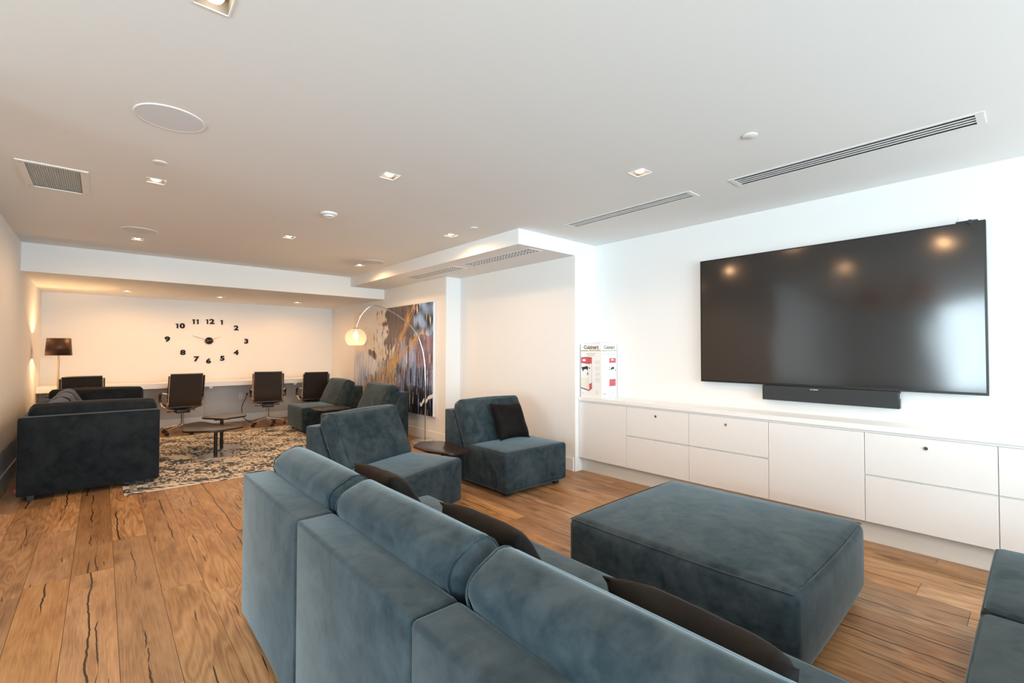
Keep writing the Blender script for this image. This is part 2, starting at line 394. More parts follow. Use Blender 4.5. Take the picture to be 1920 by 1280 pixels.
def tag(o, label=None, cat=None, group=None, kind=None):
    if label: o['label'] = label
    if cat: o['category'] = cat
    if group: o['group'] = group
    if kind: o['kind'] = kind
    return o
def thing(name, label, cat, loc=(0, 0, 0), rz=0.0, group=None):
    o = bpy.data.objects.new(name, None); COL.objects.link(o); o.empty_display_size = 0.1
    o.location = loc; o.rotation_euler = (0, 0, rz)
    return tag(o, label, cat, group)
def struct(o): o['kind'] = 'structure'; return o
def copy_tree(o, parent=None):
    c = o.copy(); COL.objects.link(c); c.parent = parent
    for ch in o.children: copy_tree(ch, c)
    return c
def text_mesh(name, body, size, mat, parent, extrude=0.001, sx=1.0, bold=0.0, align='CENTER', matrix=None):
    cu = bpy.data.curves.new(name, 'FONT'); cu.body = body; cu.size = size; cu.align_x = align; cu.align_y = 'CENTER'
    cu.extrude = extrude; cu.offset = bold; cu.resolution_u = 4
    t = bpy.data.objects.new(name+'_curve', cu); COL.objects.link(t)
    dg = bpy.context.evaluated_depsgraph_get(); dg.update()
    me = bpy.data.meshes.new_from_object(t.evaluated_get(dg)); bpy.data.objects.remove(t)
    me.name = name; me.materials.clear(); me.materials.append(M[mat])
    for v in me.vertices: v.co.x *= sx
    if matrix is not None: me.transform(matrix)
    o = bpy.data.objects.new(name, me); COL.objects.link(o)
    if parent is not None: o.parent = parent
    return o
def rounded_poly(pts, r, n=6):
    out = []; m = len(pts)
    for i in range(m):
        p = Vector(pts[i]); a = Vector(pts[i-1]); b = Vector(pts[(i+1) % m])
        rr = r[i] if isinstance(r, (list, tuple)) else r
        da, db = (a-p), (b-p); la, lb = da.length, db.length
        t = min(rr, la*0.48, lb*0.48); p0 = p+da/la*t; p1 = p+db/lb*t
        for k in range(n+1):
            s_ = k/n; out.append(tuple((1-s_)**2*p0+2*s_*(1-s_)*p+s_**2*p1))
    return out

# ------------------------------------------------------------------ room shell
H = 2.687; ZB = 2.523; ZL = 2.344; YB = 10.56; YBEAM = 7.975; XTV = 4.528; XREC = 4.152; XART = 3.89; XL = -0.734; XBH = 3.257; YCOL = 3.594; YJOG = 5.92
TOP = 3.0
bR = B().prism([(XTV, -3.5), (XTV+0.2, -3.5), (XTV+0.2, YB+0.15), (XART, YB+0.15), (XART, YJOG), (XREC, YJOG), (XREC, YCOL), (XTV, YCOL)], 'z', -0.1, TOP)
struct(bR.build('wall_right', 'wall', smooth=False))
struct(B().box((XL-0.166, YB, -0.1), (XART, YB+0.15, TOP)).build('wall_back', 'wall', smooth=False))
struct(B().box((XL-0.166, 3.3, -0.1), (XL, YB, TOP)).build('wall_left', 'wall', smooth=False))
struct(B().box((-5.75, 3.3, -0.1), (XL-0.166, 3.45, TOP)).build('wall_annex_north', 'wall', smooth=False))
# window walls with openings
def window_wall(name, along, fixed, t0, t1, openings, thick):
    b = B()
    def bx(u0, u1, z0, z1):
        if along == 'x': b.box((u0, fixed, z0), (u1, fixed+thick, z1))
        else: b.box((fixed, u0, z0), (fixed+thick, u1, z1))
    z0, z1 = 0.3, 2.55; cur = t0
    for a, c in openings:
        bx(cur, a, -0.1, TOP); bx(a, c, -0.1, z0); bx(a, c, z1, TOP); cur = c
    bx(cur, t1, -0.1, TOP)
    struct(b.build(name, 'wall', smooth=False))
ops_s = [(-2.6, -0.9), (-0.8, 0.9), (1.0, 2.7), (2.8, 4.4)]
ops_w = [(-3.35, -1.75), (-1.65, -0.15), (-0.05, 1.55)]
window_wall('wall_south', 'x', -3.65, -5.75, XTV+0.2, ops_s, 0.15)
window_wall('wall_west', 'y', -5.75, -3.5, 3.3, ops_w, 0.15)
wn = 1
for along, fixed, ops in (('x', -3.56, ops_s), ('y', -5.66, ops_w)):
    for a, c in ops:
        f = B(); t = 0.05
        def fb(u0, u1, z0, z1):
            if along == 'x': f.box((u0, fixed-0.03, z0), (u1, fixed+0.03, z1))
            else: f.box((fixed-0.03, u0, z0), (fixed+0.03, u1, z1))
        fb(a, c, 0.3, 0.3+t); fb(a, c, 2.55-t, 2.55); fb(a, a+t, 0.3+t, 2.55-t); fb(c-t, c, 0.3+t, 2.55-t); fb((a+c)/2-t/2, (a+c)/2+t/2, 0.3+t, 2.55-t)
        wo = struct(f.build('window_%d' % wn, 'blackmetal', smooth=False)); wn += 1
        for u0, u1 in ((a+t, (a+c)/2-t/2), ((a+c)/2+t/2, c-t)):
            p_ = B()
            if along == 'x': p_.box((u0, fixed-0.004, 0.3+t), (u1, fixed+0.004, 2.55-t))
            else: p_.box((fixed-0.004, u0, 0.3+t), (fixed+0.004, u1, 2.55-t))
            p_.build('pane', 'window_glass', wo, smooth=False)

# floor: sub-floor with separate oak boards
floor = struct(B().box((-5.75, -3.65, -0.12), (XTV+0.2, YB+0.15, -0.022)).build('floor', 'subfloor', smooth=False))
rng = random.Random(11)
PW = 0.2035; x = XL; row = 0; ystart = -1.6
starts = {0: -1.1}
while x < XTV-0.01:
    x1 = min(x+PW, XTV); y = ystart-rng.random()*1.5
    while y < YB:
        ln = rng.choice((1.05, 1.3, 1.6, 1.85, 2.1)); ya = max(y, ystart); yb = min(y+ln, YB)
        if yb-ya > 0.08 and ya >= ystart:
            xm, ym = (x+x1)/2, (ya+yb)/2; g = 0.0009; dz = rng.uniform(-0.0006, 0.0)
            # skip boards that lie wholly under the raised wall steps
            if not (x > XREC+0.02 and ya > YCOL) and not (x > XART+0.02 and ya > YJOG):
                b = B().box((x-xm+g, ya-ym+g, -0.022), (x1-xm-g, yb-ym-g, 0))
                o = b.build('plank', 'plank', floor, smooth=False, loc=(xm, ym, dz))
        y += ln
    x = x1; row += 1
af = B().box((-5.6, -3.5, -0.022), (XL, 3.3, -0.001)).box((XL, -3.5, -0.022), (XTV, ystart, -0.001))
af.build('board_floor_beyond', 'plank', floor, smooth=False)['kind'] = 'stuff'

# ceilings with real openings for the recessed fittings
def holed_plane(name, x0, x1, y0, y1, z, holes, mat, notch=None):
    xs = sorted({x0, x1} | {v for h in holes for v in (h[0], h[1]) if x0 < v < x1}); ys = sorted({y0, y1} | {v for h in holes for v in (h[2], h[3]) if y0 < v < y1})
    if notch: xs = sorted(set(xs) | {notch[0]}); ys = sorted(set(ys) | {notch[1]})
    bm = bmesh.new(); vv = {}
    def V(i, j):
        if (i, j) not in vv: vv[(i, j)] = bm.verts.new((xs[i], ys[j], z))
        return vv[(i, j)]
    for i in range(len(xs)-1):
        for j in range(len(ys)-1):
            cx, cy = (xs[i]+xs[i+1])/2, (ys[j]+ys[j+1])/2
            if any(h[0] < cx < h[1] and h[2] < cy < h[3] for h in holes): continue
            if notch and cx < notch[0] and cy > notch[1]: continue
            bm.faces.new((V(i, j), V(i, j+1), V(i+1, j+1), V(i+1, j)))
    b = B(); b.bm.free(); b.bm = bm
    return b
DL = 0.055
main_lights = [(0.29, 1.99), (0.29, 4.42), (0.29, 6.87), (1.572, 3.15), (1.572, 5.60), (2.89, 1.888), (2.897, 4.315), (2.893, 6.74), (1.572, 0.72), (0.29, -0.45), (2.89, -0.55)]
low_lights = [(0.293, 9.59), (1.564, 9.57), (2.863, 9.60)]
hole = lambda p: (p[0]-DL, p[0]+DL, p[1]-DL, p[1]+DL)
vents_main = [(3.535, 3.69, 0.215, 1.50), (3.535, 3.66, 1.875, 3.16)]
vents_bh = [(3.50, 3.665, 3.70, 4.92), (3.50, 3.665, 5.14, 6.38)]
grille = (-0.46, -0.09, 4.52, 5.20)
gi = (grille[0]+0.045, grille[1]-0.045, grille[2]+0.03, grille[3]-0.03)
cm_ = holed_plane('ceiling', -5.75, XTV+0.1, -3.6, YBEAM+0.1, H, [hole(p) for p in main_lights]+vents_main+[gi], 'ceil', notch=(XL-0.1, 3.35))
struct(cm_.build('ceiling', 'ceil', smooth=False))
struct(B().box((-5.8, -3.7, TOP), (XTV+0.25, YB+0.2, TOP+0.05)).build('sky_block_slab', 'ceil', smooth=False))  # unseen slab, added to keep sky light out of the ceiling openings
# bulkhead along the right wall
bh = holed_plane('bulkhead', XBH, XREC, YCOL, YBEAM+0.05, ZB, vents_bh, 'ceil')
for q in (((XBH, YCOL, ZB), (XBH, YBEAM, ZB), (XBH, YBEAM, H+0.05), (XBH, YCOL, H+0.05)), ((XBH, YCOL, ZB), (XBH, YCOL, H+0.05), (XREC, YCOL, H+0.05), (XREC, YCOL, ZB))):
    bh.bm.faces.new([bh.bm.verts.new(v) for v in q])
struct(bh.build('ceiling_bulkhead', 'ceil', smooth=False))
lc = holed_plane('low', XL-0.05, XART+0.05, YBEAM, YB+0.05, ZL, [hole(p) for p in low_lights], 'ceil')
lc.bm.faces.new([lc.bm.verts.new(v) for v in ((XL-0.05, YBEAM, ZL), (XART+0.05, YBEAM, ZL), (XART+0.05, YBEAM, TOP), (XL-0.05, YBEAM, TOP))])
struct(lc.build('ceiling_low', 'ceil', smooth=False))
# baseboards
def baseboard(name, a, b):
    (x0, y0), (x1, y1) = a, b
    o = B().box((min(x0, x1), min(y0, y1), 0), (max(x0, x1), max(y0, y1), 0.15), 0.004).build(name, 'trim', smooth=False)
    return struct(o)
baseboard('baseboard_right', (XREC-0.014, YCOL+0.02), (XREC, YJOG-0.001))
baseboard('baseboard_art', (XART-0.014, YJOG), (XART, YB-0.001))
baseboard('baseboard_left', (XL, 3.32), (XL+0.014, YB-0.001))
baseboard('baseboard_back', (XL+0.015, YB-0.014), (XART-0.015, YB))
baseboard('baseboard_step', (XART-0.01, YJOG-0.014), (XREC-0.015, YJOG))

# ------------------------------------------------------------------ ceiling fittings
def downlight(p, z, label, power, color=(1.0, 0.57, 0.27)):
    t = thing('downlight', label, 'downlight', (p[0], p[1], z), 0, 'recessed square downlights')
    s = DL; d = 0.05
    b = B()
    for q in (((-s, -s), (s, -s)), ((s, -s), (s, s)), ((s, s), (-s, s)), ((-s, s), (-s, -s))):
        (xa, ya), (xb, yb) = q
        b.bm.faces.new([b.bm.verts.new(v) for v in ((xa, ya, 0), (xb, yb, 0), (xb, yb, d), (xa, ya, d))])
    b.bm.faces.new([b.bm.verts.new(v) for v in ((-s, -s, d), (s, -s, d), (s, s, d), (-s, s, d))])
    b.build('recess', 'recess', t, smooth=False)
    f = B()
    for a_, c_ in (((-s-.006, -s-.006), (s+.006, -s)), ((-s-.006, s), (s+.006, s+.006)), ((-s-.006, -s), (-s, s)), ((s, -s), (s+.006, s))):
        f.box((a_[0], a_[1], -0.003), (c_[0], c_[1], 0.0))
    f.build('trim_frame', 'white_plastic', t, smooth=False)
    B().lathe([(0.0, -0.003), (0.016, -0.001), (0.028, 0.006), (0.034, 0.016), (0.034, 0.049)], 20).build('lamp_lens', 'glow', t)
    l = bpy.data.lights.new('downlight_beam', 'SPOT'); l.energy = power; l.color = color; l.spot_size = 3.08; l.spot_blend = 0.6; l.shadow_soft_size = 0.025
    lo = bpy.data.objects.new('downlight_beam', l); COL.objects.link(lo); lo.parent = t; lo.location = (0, 0, -0.010)
    return t
dl_lab = ['downlight at the top edge, nearest the viewer', 'downlight beside the grey ceiling grille, below a sprinkler cap', 'downlight nearest the dropped beam, above the left sofa',
          'brightest downlight in the middle of the ceiling, above the smoke detector', 'middle downlight just beyond the smoke detector', 'downlight beside the slot vents, left of the television wall',
          'downlight beside the near corner of the ceiling bulkhead', 'downlight at the far end of the ceiling bulkhead', 'downlight overhead near the sectional sofa, out of view', 'downlight behind the viewer on the left', 'downlight behind the viewer on the right']
for p, lb in zip(main_lights, dl_lab): downlight(p, H, lb, 34)
for p, lb in zip(low_lights, ['downlight in the low ceiling above the floor lamp side', 'middle downlight in the low ceiling above the clock', 'right downlight in the low ceiling near the painting']): downlight(p, ZL, lb, 36, (1.0, 0.53, 0.22))

def slot_vent(v, z, label, blades):
    x0, x1, y0, y1 = v
    t = thing('slot_vent', label, 'air vent', ((x0+x1)/2, (y0+y1)/2, z), 0, 'linear slot air vents')
    hx, hy = (x1-x0)/2, (y1-y0)/2
    b = B(); r = 0.022
    b.box((-hx-r, -hy-r*1.6, -0.004), (-hx, hy+r*1.6, 0)); b.box((hx, -hy-r*1.6, -0.004), (hx+r, hy+r*1.6, 0)); b.box((-hx, -hy-r*1.6, -0.004), (hx, -hy, 0)); b.box((-hx, hy, -0.004), (hx, hy+r*1.6, 0))
    b.build('frame', 'white_plastic', t, smooth=False)
    d = B()
    for q in (((-hx, -hy), (hx, -hy)), ((hx, -hy), (hx, hy)), ((hx, hy), (-hx, hy)), ((-hx, hy), (-hx, -hy))):
        d.bm.faces.new([d.bm.verts.new(k) for k in ((q[0][0], q[0][1], 0.0), (q[1][0], q[1][1], 0.0), (q[1][0], q[1][1], 0.09), (q[0][0], q[0][1], 0.09))])
    d.bm.faces.new([d.bm.verts.new(k) for k in ((-hx, -hy, 0.09), (hx, -hy, 0.09), (hx, hy, 0.09), (-hx, hy, 0.09))])
    d.build('duct', 'dark_hole', t, smooth=False)
    n = 4; w_ = 2*hx/n
    for i in range(1, n):
        xm = -hx+w_*i
        B().box((xm-0.0075, -hy, -0.003), (xm+0.0075, hy, 0.0)).build('slat', 'white_plastic', t, smooth=False)
    if blades:
        k = int(2*hy/0.052)
        c = B()
        for i in range(1, k):
            yy = -hy+2*hy*i/k; c.box((-hx, yy-0.006, -0.001), (hx, yy+0.006, 0.002))
        c.build('cross_blades', 'white_plastic', t, smooth=False)['kind'] = 'stuff'
slot_vent(vents_main[0], H, 'long white slot vent in the ceiling above the television, four dark slots', False)
slot_vent(vents_main[1], H, 'shorter-looking white slot vent between the downlight and the bulkhead corner', False)
slot_vent(vents_bh[0], ZB, 'slot vent with cross blades under the bulkhead, nearer of the two', True)
slot_vent(vents_bh[1], ZB, 'slot vent with cross blades under the bulkhead, farther of the two', True)

t = thing('return_air_grille', 'rectangular ceiling grille with grey blades and beige-lit frame', 'air vent', ((grille[0]+grille[1])/2, (grille[2]+grille[3])/2, H))
hx, hy = (grille[1]-grille[0])/2, (grille[3]-grille[2])/2; ix, iy = (gi[1]-gi[0])/2, (gi[3]-gi[2])/2
b = B(); b.box((-hx, -hy, -0.008), (-ix, hy, 0)); b.box((ix, -hy, -0.008), (hx, hy, 0)); b.box((-ix, -hy, -0.008), (ix, -iy, 0)); b.box((-ix, iy, -0.008), (ix, hy, 0))
fr_ = b.build('frame', 'white_plastic', t, smooth=False)
for sx in (-1, 1):
    for sy in (-1, 1):
        B().lathe([(0, -0.0105), (0.006, -0.010), (0.007, -0.008)], 10, (sx*(hx-0.022), sy*(hy-0.05))).build('screw', 'steel', fr_)
b = B(); k = 22
for i in range(k):
    xx = -ix+2*ix*(i+0.5)/k
    b.prism([(xx-0.003, -0.003), (xx-0.0018, -0.003), (xx+0.003, 0.005), (xx+0.0018, 0.005)], 'y', -iy, iy)
b.build('blades', 'grille', t, smooth=False)['kind'] = 'stuff'
d = B().box((-ix, -iy, 0.006), (ix, iy, 0.02)); d.build('filter', 'grille', t, smooth=False)

def disc(name, label, cat, p, z, prof, mat, group=None, extra=None):
    t = thing(name, label, cat, (p[0], p[1], z), 0, group)
    B().lathe(prof, 40).build('cover' if name != 'ceiling_speaker' else 'rim', mat, t)
    if extra: B().lathe(extra[0], 40).build(extra[1], extra[2], t)
    return t
spk = ([(0.150, -0.0045), (0.158, -0.006), (0.162, -0.004), (0.163, 0.0)], ([(0, -0.0045), (0.150, -0.0045)], 'mesh_cover', 'speaker_face'))
for p, lb in (((0.268, 3.17), 'large round ceiling speaker, nearest, left of centre'), ((0.283, 6.37), 'round ceiling speaker just in front of the left sofa downlight'), ((2.93, 6.37), 'round ceiling speaker beside the far end of the bulkhead')):
    disc('ceiling_speaker', lb, 'speaker', p, H, spk[0], 'white_plastic', 'round ceiling speakers', spk[1])
disc('smoke_detector', 'white domed smoke detector in the middle of the ceiling', 'smoke detector', (1.58, 4.387), H, [(0, -0.030), (0.030, -0.030), (0.034, -0.034), (0.044, -0.034), (0.047, -0.024), (0.072, -0.016), (0.078, 0.0)], 'white_plastic', None,
     ([(0, -0.0305), (0.029, -0.0305)], 'sensor_mesh', 'speaker_face'))
for p, lb in (((0.28, 3.96), 'small round sprinkler cap above the downlight beside the grille'), ((2.881, 1.125), 'small round sprinkler cap left of the long slot vent'), ((2.901, 3.892), 'small round sprinkler cap beside the bulkhead corner')):
    disc('sprinkler_cap', lb, 'sprinkler', p, H, [(0, -0.007), (0.036, -0.007), (0.040, -0.005), (0.040, 0.0)], 'white_plastic', 'ceiling sprinkler caps')

# ------------------------------------------------------------------ wall cabinets, counter, television
XF = 4.215
seams = [3.592, 2.931, 2.227, 1.520, 0.863, 0.182, -0.50]
kinds = ['door', 'drawers', 'drawers', 'door', 'drawers', 'drawers']
labs = ['white cabinet with one door, in the corner under the popcorn machine carton', 'white two-drawer cabinet with lock, next to the corner door cabinet', 'white two-drawer cabinet with lock, left of the wide door cabinet under the soundbar',
        'white cabinet with one plain door and no lock, beside the ottoman', 'white two-drawer cabinet with lock under the right end of the television', 'white two-drawer cabinet cut off by the right picture edge']
for i, kd in enumerate(kinds):
    ya, yb = seams[i+1], seams[i]; ym = (ya+yb)/2; hw = (yb-ya)/2
    t = thing('wall_cabinet', labs[i], 'cabinet', (XF, ym, 0), 0, 'run of white base cabinets')
    B().box((0.024, -hw, 0.167), (XTV-XF-0.002, hw, 0.822)).build('body', 'cab', t, smooth=False)
    g = 0.0018
    def lock(par, z):
        k = B().lathe([(0, -0.003), (0.012, -0.003), (0.014, 0.0), (0.014, 0.006)], 16); k.transform(Matrix.Translation((-0.003, 0, z)) @ Matrix.Rotation(PI/2, 4, 'Y'))
        lo = k.build('lock', 'chrome', par)
        B().box((-0.009, -0.0012, z-0.007), (-0.0055, 0.0012, z+0.007)).build('keyhole', 'black', par, smooth=False)
    if kd == 'door':
        B().box((0, -hw+g, 0.160), (0.022, hw-g, 0.806), 0.0012, 1).build('door', 'cab', t, smooth=False)
    else:
        d1 = B().box((0, -hw+g, 0.504), (0.022, hw-g, 0.806), 0.0012, 1).build('drawer', 'cab', t, smooth=False)
        B().box((0, -hw+g, 0.160), (0.022, hw-g, 0.486), 0.0012, 1).build('drawer', 'cab', t, smooth=False)
        B().box((0.014, -hw+g, 0.486), (0.024, hw-g, 0.504)).build('finger_rail', 'plinth', t, smooth=False)
        if i != 5: lock(d1, 0.742)
tag(B().box((XF+0.06, seams[-1], 0), (XTV-0.03, YCOL-0.002, 0.166)).build('cabinet_plinth', 'plinth', smooth=False), 'pale recessed plinth running under the white cabinets', 'plinth')
t = thing('countertop', 'white countertop running along the wall below the television', 'countertop', (0, 0, 0))
B().box((XF-0.012, seams[-1], 0.826), (XTV-0.001, YCOL-0.002, 0.866), 0.002, 1).build('slab', 'counter', t, smooth=False)
B().box((XF+0.004, seams[-1], 0.808), (XF+0.022, YCOL-0.002, 0.826)).build('under_rail', 'cab', t, smooth=False)

TVY0, TVY1, TVZ0, TVZ1 = 0.228, 2.218, 1.105, 2.291
t = thing('television', 'very large black flat television mounted on the right wall', 'television', (XTV, (TVY0+TVY1)/2, TVZ0))
hw = (TVY1-TVY0)/2; hh = TVZ1-TVZ0
B().box((-0.078, -hw, 0), (-0.035, hw, hh), 0.004, 2).build('case', 'black', t)
B().box((-0.035, -hw+0.35, 0.2), (-0.001, hw-0.35, hh-0.2)).build('wall_mount', 'blackmetal', t, smooth=False)
bz = 0.012
s_ = B().box((-0.0795, -hw+bz, bz+0.006), (-0.078, hw-bz, hh-bz)); s_.build('screen', 'screen', t, smooth=False)
f = B(); e = -0.082
f.box((e, -hw, hh-bz), (-0.077, hw, hh)); f.box((e, -hw, 0), (-0.077, hw, bz+0.006)); f.box((e, -hw, bz+0.006), (-0.077, -hw+bz, hh-bz)); f.box((e, hw-bz, bz+0.006), (-0.077, hw, hh-bz))
f.build('bezel', 'blackmetal', t, smooth=False)
t2 = thing('webcam', 'tiny clip-on camera on the top right corner of the television', 'webcam', (XTV-0.06, 0.315, TVZ1))
k = B().lathe([(0, -0.012), (0.013, -0.012), (0.016, -0.008), (0.016, 0.02)], 16); k.transform(Matrix.Translation((-0.02, -0.01, -0.002)) @ Matrix.Rotation(PI/2, 4, 'Y')); k.build('lens_barrel', 'black', t2)
B().box((-0.02, -0.05, -0.001), (0.02, 0.06, 0.011), 0.003).build('clip', 'black', t2)
B().box((-0.002, 0.035, 0.011), (0.006, 0.05, 0.045), 0.002).build('bracket', 'white_plastic', t2)
t = thing('soundbar', 'dark grey cloth soundbar hanging under the television', 'soundbar', (XTV, 1.17, 0.973))
B().box((-0.088, -0.478, 0), (-0.03, 0.478, 0.130), 0.006).build('body', 'black', t)
B().box((-0.090, -0.470, 0.004), (-0.086, 0.470, 0.126), 0.0015, 1).build('cloth_front', 'cloth', t, smooth=False)
B().box((-0.03, -0.2, 0.03), (-0.001, 0.2, 0.1)).build('wall_bracket', 'blackmetal', t, smooth=False)
B().box((-0.0908, 0.045, 0.108), (-0.0898, 0.082, 0.1125)).box((-0.0908, 0.088, 0.108), (-0.0898, 0.102, 0.1125)).build('front_mark', 'white_plastic', t, smooth=False)
B().box((-0.07, -0.480, 0.075), (-0.05, -0.478, 0.115)).build('side_ports', 'chrome', t, smooth=False)

# ------------------------------------------------------------------ popcorn machine carton
CX0, CX1, CY0, CY1, CZ0, CZ1 = 4.232, 4.515, 3.270, 3.575, 0.8665, 1.490
t = thing('product_carton', 'white carton with a red popcorn machine printed on two sides, standing on the counter', 'box', (CX0, CY0, CZ0))
cw, cdp, ch = CY1-CY0, CX1-CX0, CZ1-CZ0
B().box((0, 0, 0), (cdp, cw, ch), 0.002, 1).build('carton', 'cardboard', t, smooth=False)
B().box((0.01, cw*0.48, ch-0.0005), (cdp-0.01, cw*0.52, ch+0.0006)).build('tape', 'ink_pale', t, smooth=False)
# print: each face has local u (to the right as seen) and v (up)
def face_m(side):
    if side == 'front': return Matrix(((0, 0, -1, -0.0006), (-1, 0, 0, cw), (0, 1, 0, 0), (0, 0, 0, 1)))   # faces -X
    return Matrix(((1, 0, 0, 0), (0, 0, -1, -0.0006), (0, 1, 0, 0), (0, 0, 0, 1)))                        # faces -Y
def flat(name, side, polys, mat, lift=0.0):
    b = B()
    for pl in polys:
        b.bm.faces.new([b.bm.verts.new((u, v, lift)) for u, v in pl])
    b.transform(face_m(side)); bmesh.ops.recalc_face_normals(b.bm, faces=b.bm.faces[:])
    return b.build(name, mat, t, smooth=False)
def rect(u0, u1, v0, v1): return [(u0, v0), (u1, v0), (u1, v1), (u0, v1)]
for side, wd in (('front', cw), ('side', cdp)):
    fm = face_m(side); fr = side == 'front'
    text_mesh('brand_lettering', 'Cuisinart', 0.058 if fr else 0.054, 'ink', t, 0.0002, 1.0, 0.0012, matrix=fm @ Matrix.Translation((wd*0.50, ch-0.045, 0)))
    flat('green_stripe', side, [rect(0.004, wd*0.34, ch-0.090, ch-0.080)]+([rect(wd*0.34, wd-0.003, ch-0.087, ch-0.083)]), 'ink_green')
    text_mesh('script_lettering', 'Popcorn Maker', 0.026, 'ink_green', t, 0.0002, 1.0, 0.0, matrix=fm @ Matrix.Translation((wd*0.68, ch-0.076, 0.0003)))
    rr = random.Random(3 if fr else 4); lines = []
    if fr:
        for k in range(15):
            v = ch-0.205-k*0.0165
            if k % 4 == 3: continue
            a = rr.uniform(0.0, 0.02); lines.append(rect(wd*0.66+a, wd*0.94-a*rr.random(), v, v+0.0028))
        lines += [rect(wd*0.25+a_, wd*0.72-a_, v, v+0.006) for v, a_ in ((ch-0.122, 0.0), (ch-0.142, 0.02))]
        lines += [rect(0.012, 0.05, 0.045, 0.049), rect(0.012, 0.06, 0.022, 0.025)]
    else:
        for k in range(22):
            v = ch-0.155-k*0.0125
            if k % 6 == 5: continue
            lines.append(rect(0.010, wd*0.40-rr.random()*0.012, v, v+0.0024))
        lines += [rect(0.012, wd*0.92, ch-0.128, ch-0.122), rect(0.012, 0.085, 0.045, 0.051), rect(wd*0.72, wd*0.76, 0.045, 0.065), rect(wd*0.82, wd*0.84, 0.048, 0.06)]
    flat('print_lines', side, lines, 'ink_grey')['kind'] = 'stuff'
    # small serving picture, bottom
    cu = wd*0.78 if fr else wd*0.18
    flat('serving_picture', side, [[(cu+(0.022+0.006*rr.random())*math.cos(a*PI/5)+dx, 0.062+dz+(0.018)*math.sin(a*PI/5)) for a in range(10)] for dx, dz in ((0, 0), (-0.02, -0.014), (0.02, -0.012))][:1], 'ink_pale')
fu = lambda u: 0.006+u
flat('machine_top', 'front', [[(0.004, 0.402), (0.120, 0.392), (0.120, 0.462), (0.004, 0.458)], [(0.124, 0.393), (0.166, 0.400), (0.166, 0.462), (0.124, 0.462)]], 'ink_red')
flat('machine_top_edge', 'front', [[(0.004, 0.458), (0.060, 0.468), (0.166, 0.462), (0.166, 0.457), (0.060, 0.462), (0.004, 0.453)], [(0.004, 0.396), (0.120, 0.386), (0.166, 0.396), (0.166, 0.401), (0.120, 0.392), (0.004, 0.402)], rect(0.120, 0.124, 0.392, 0.460)], 'ink_dkred', 0.0002)
flat('machine_badge', 'front', [rect(0.030, 0.072, 0.418, 0.440)], 'cardboard', 0.0003)
flat('machine_frame', 'front', [rect(0.158, 0.163, 0.165, 0.396), rect(0.120, 0.1225, 0.12, 0.39), rect(0.012, 0.015, 0.36, 0.396), rect(0.040, 0.042, 0.345, 0.390), rect(0.078, 0.080, 0.345, 0.390), rect(0.042, 0.0435, 0.23, 0.30)], 'ink_grey', 0.0001)
flat('machine_kettle', 'front', [[(0.010, 0.345), (0.050, 0.352), (0.098, 0.362), (0.108, 0.350), (0.106, 0.308), (0.096, 0.312), (0.088, 0.326), (0.050, 0.322), (0.036, 0.300), (0.024, 0.306), (0.022, 0.332), (0.006, 0.330)], [(0.118, 0.352), (0.128, 0.345), (0.146, 0.338), (0.128, 0.330), (0.118, 0.336)]], 'ink', 0.0002)
flat('machine_scoop', 'front', [[(0.098, 0.290), (0.110, 0.288), (0.112, 0.262), (0.104, 0.252), (0.096, 0.266)]], 'ink_dkred', 0.0002)
flat('machine_popcorn', 'front', [[(0.004, 0.230), (0.118, 0.222), (0.118, 0.100), (0.004, 0.122)]], 'ink_pale', 0.0)
flat('machine_base', 'front', [[(0.126, 0.084), (0.166, 0.112), (0.166, 0.170), (0.126, 0.150)]], 'ink_red', 0.0002)
flat('machine_base_edge', 'front', [[(0.002, 0.112), (0.126, 0.086), (0.126, 0.074), (0.002, 0.100)], [(0.126, 0.076), (0.170, 0.108), (0.170, 0.116), (0.126, 0.086)], [(0.122, 0.15), (0.166, 0.172), (0.166, 0.166), (0.126, 0.146)]], 'ink_dkred', 0.0003)
u0 = cdp*0.49; u1 = cdp*0.93
flat('machine_top', 'side', [rect(u0, u1, 0.405, 0.450)], 'ink_red'); flat('machine_badge', 'side', [rect(u0+0.04, u1-0.045, 0.427, 0.443)], 'cardboard', 0.0003)
flat('machine_top_edge', 'side', [rect(u0, u1, 0.448, 0.453), rect(u0, u1, 0.401, 0.406)], 'ink_dkred', 0.0002)
flat('machine_base', 'side', [[(u0-0.002, 0.135), (u1, 0.140), (u1-0.004, 0.205), (u0+0.004, 0.205)]], 'ink_red'); flat('machine_base_edge', 'side', [rect(u0, u1, 0.203, 0.210)], 'ink_dkred', 0.0002); flat('machine_base_edge', 'side', [rect(u0-0.002, u1, 0.133, 0.138)], 'ink_dkred', 0.0002)
flat('machine_frame', 'side', [rect(u0+0.012, u0+0.015, 0.21, 0.402), rect(u1-0.016, u1-0.013, 0.21, 0.402)], 'ink_grey')
flat('machine_kettle', 'side', [[(u0+0.03, 0.338), (u0+0.05, 0.352), (u1-0.035, 0.352), (u1-0.028, 0.330), (u0+0.055, 0.326), (u0+0.035, 0.312)], rect(u0+0.002, u0+0.014, 0.345, 0.357), rect(u0+0.003, u0+0.016, 0.318, 0.333), rect(u1-0.008, u1+0.004, 0.300, 0.320)], 'ink', 0.0002)

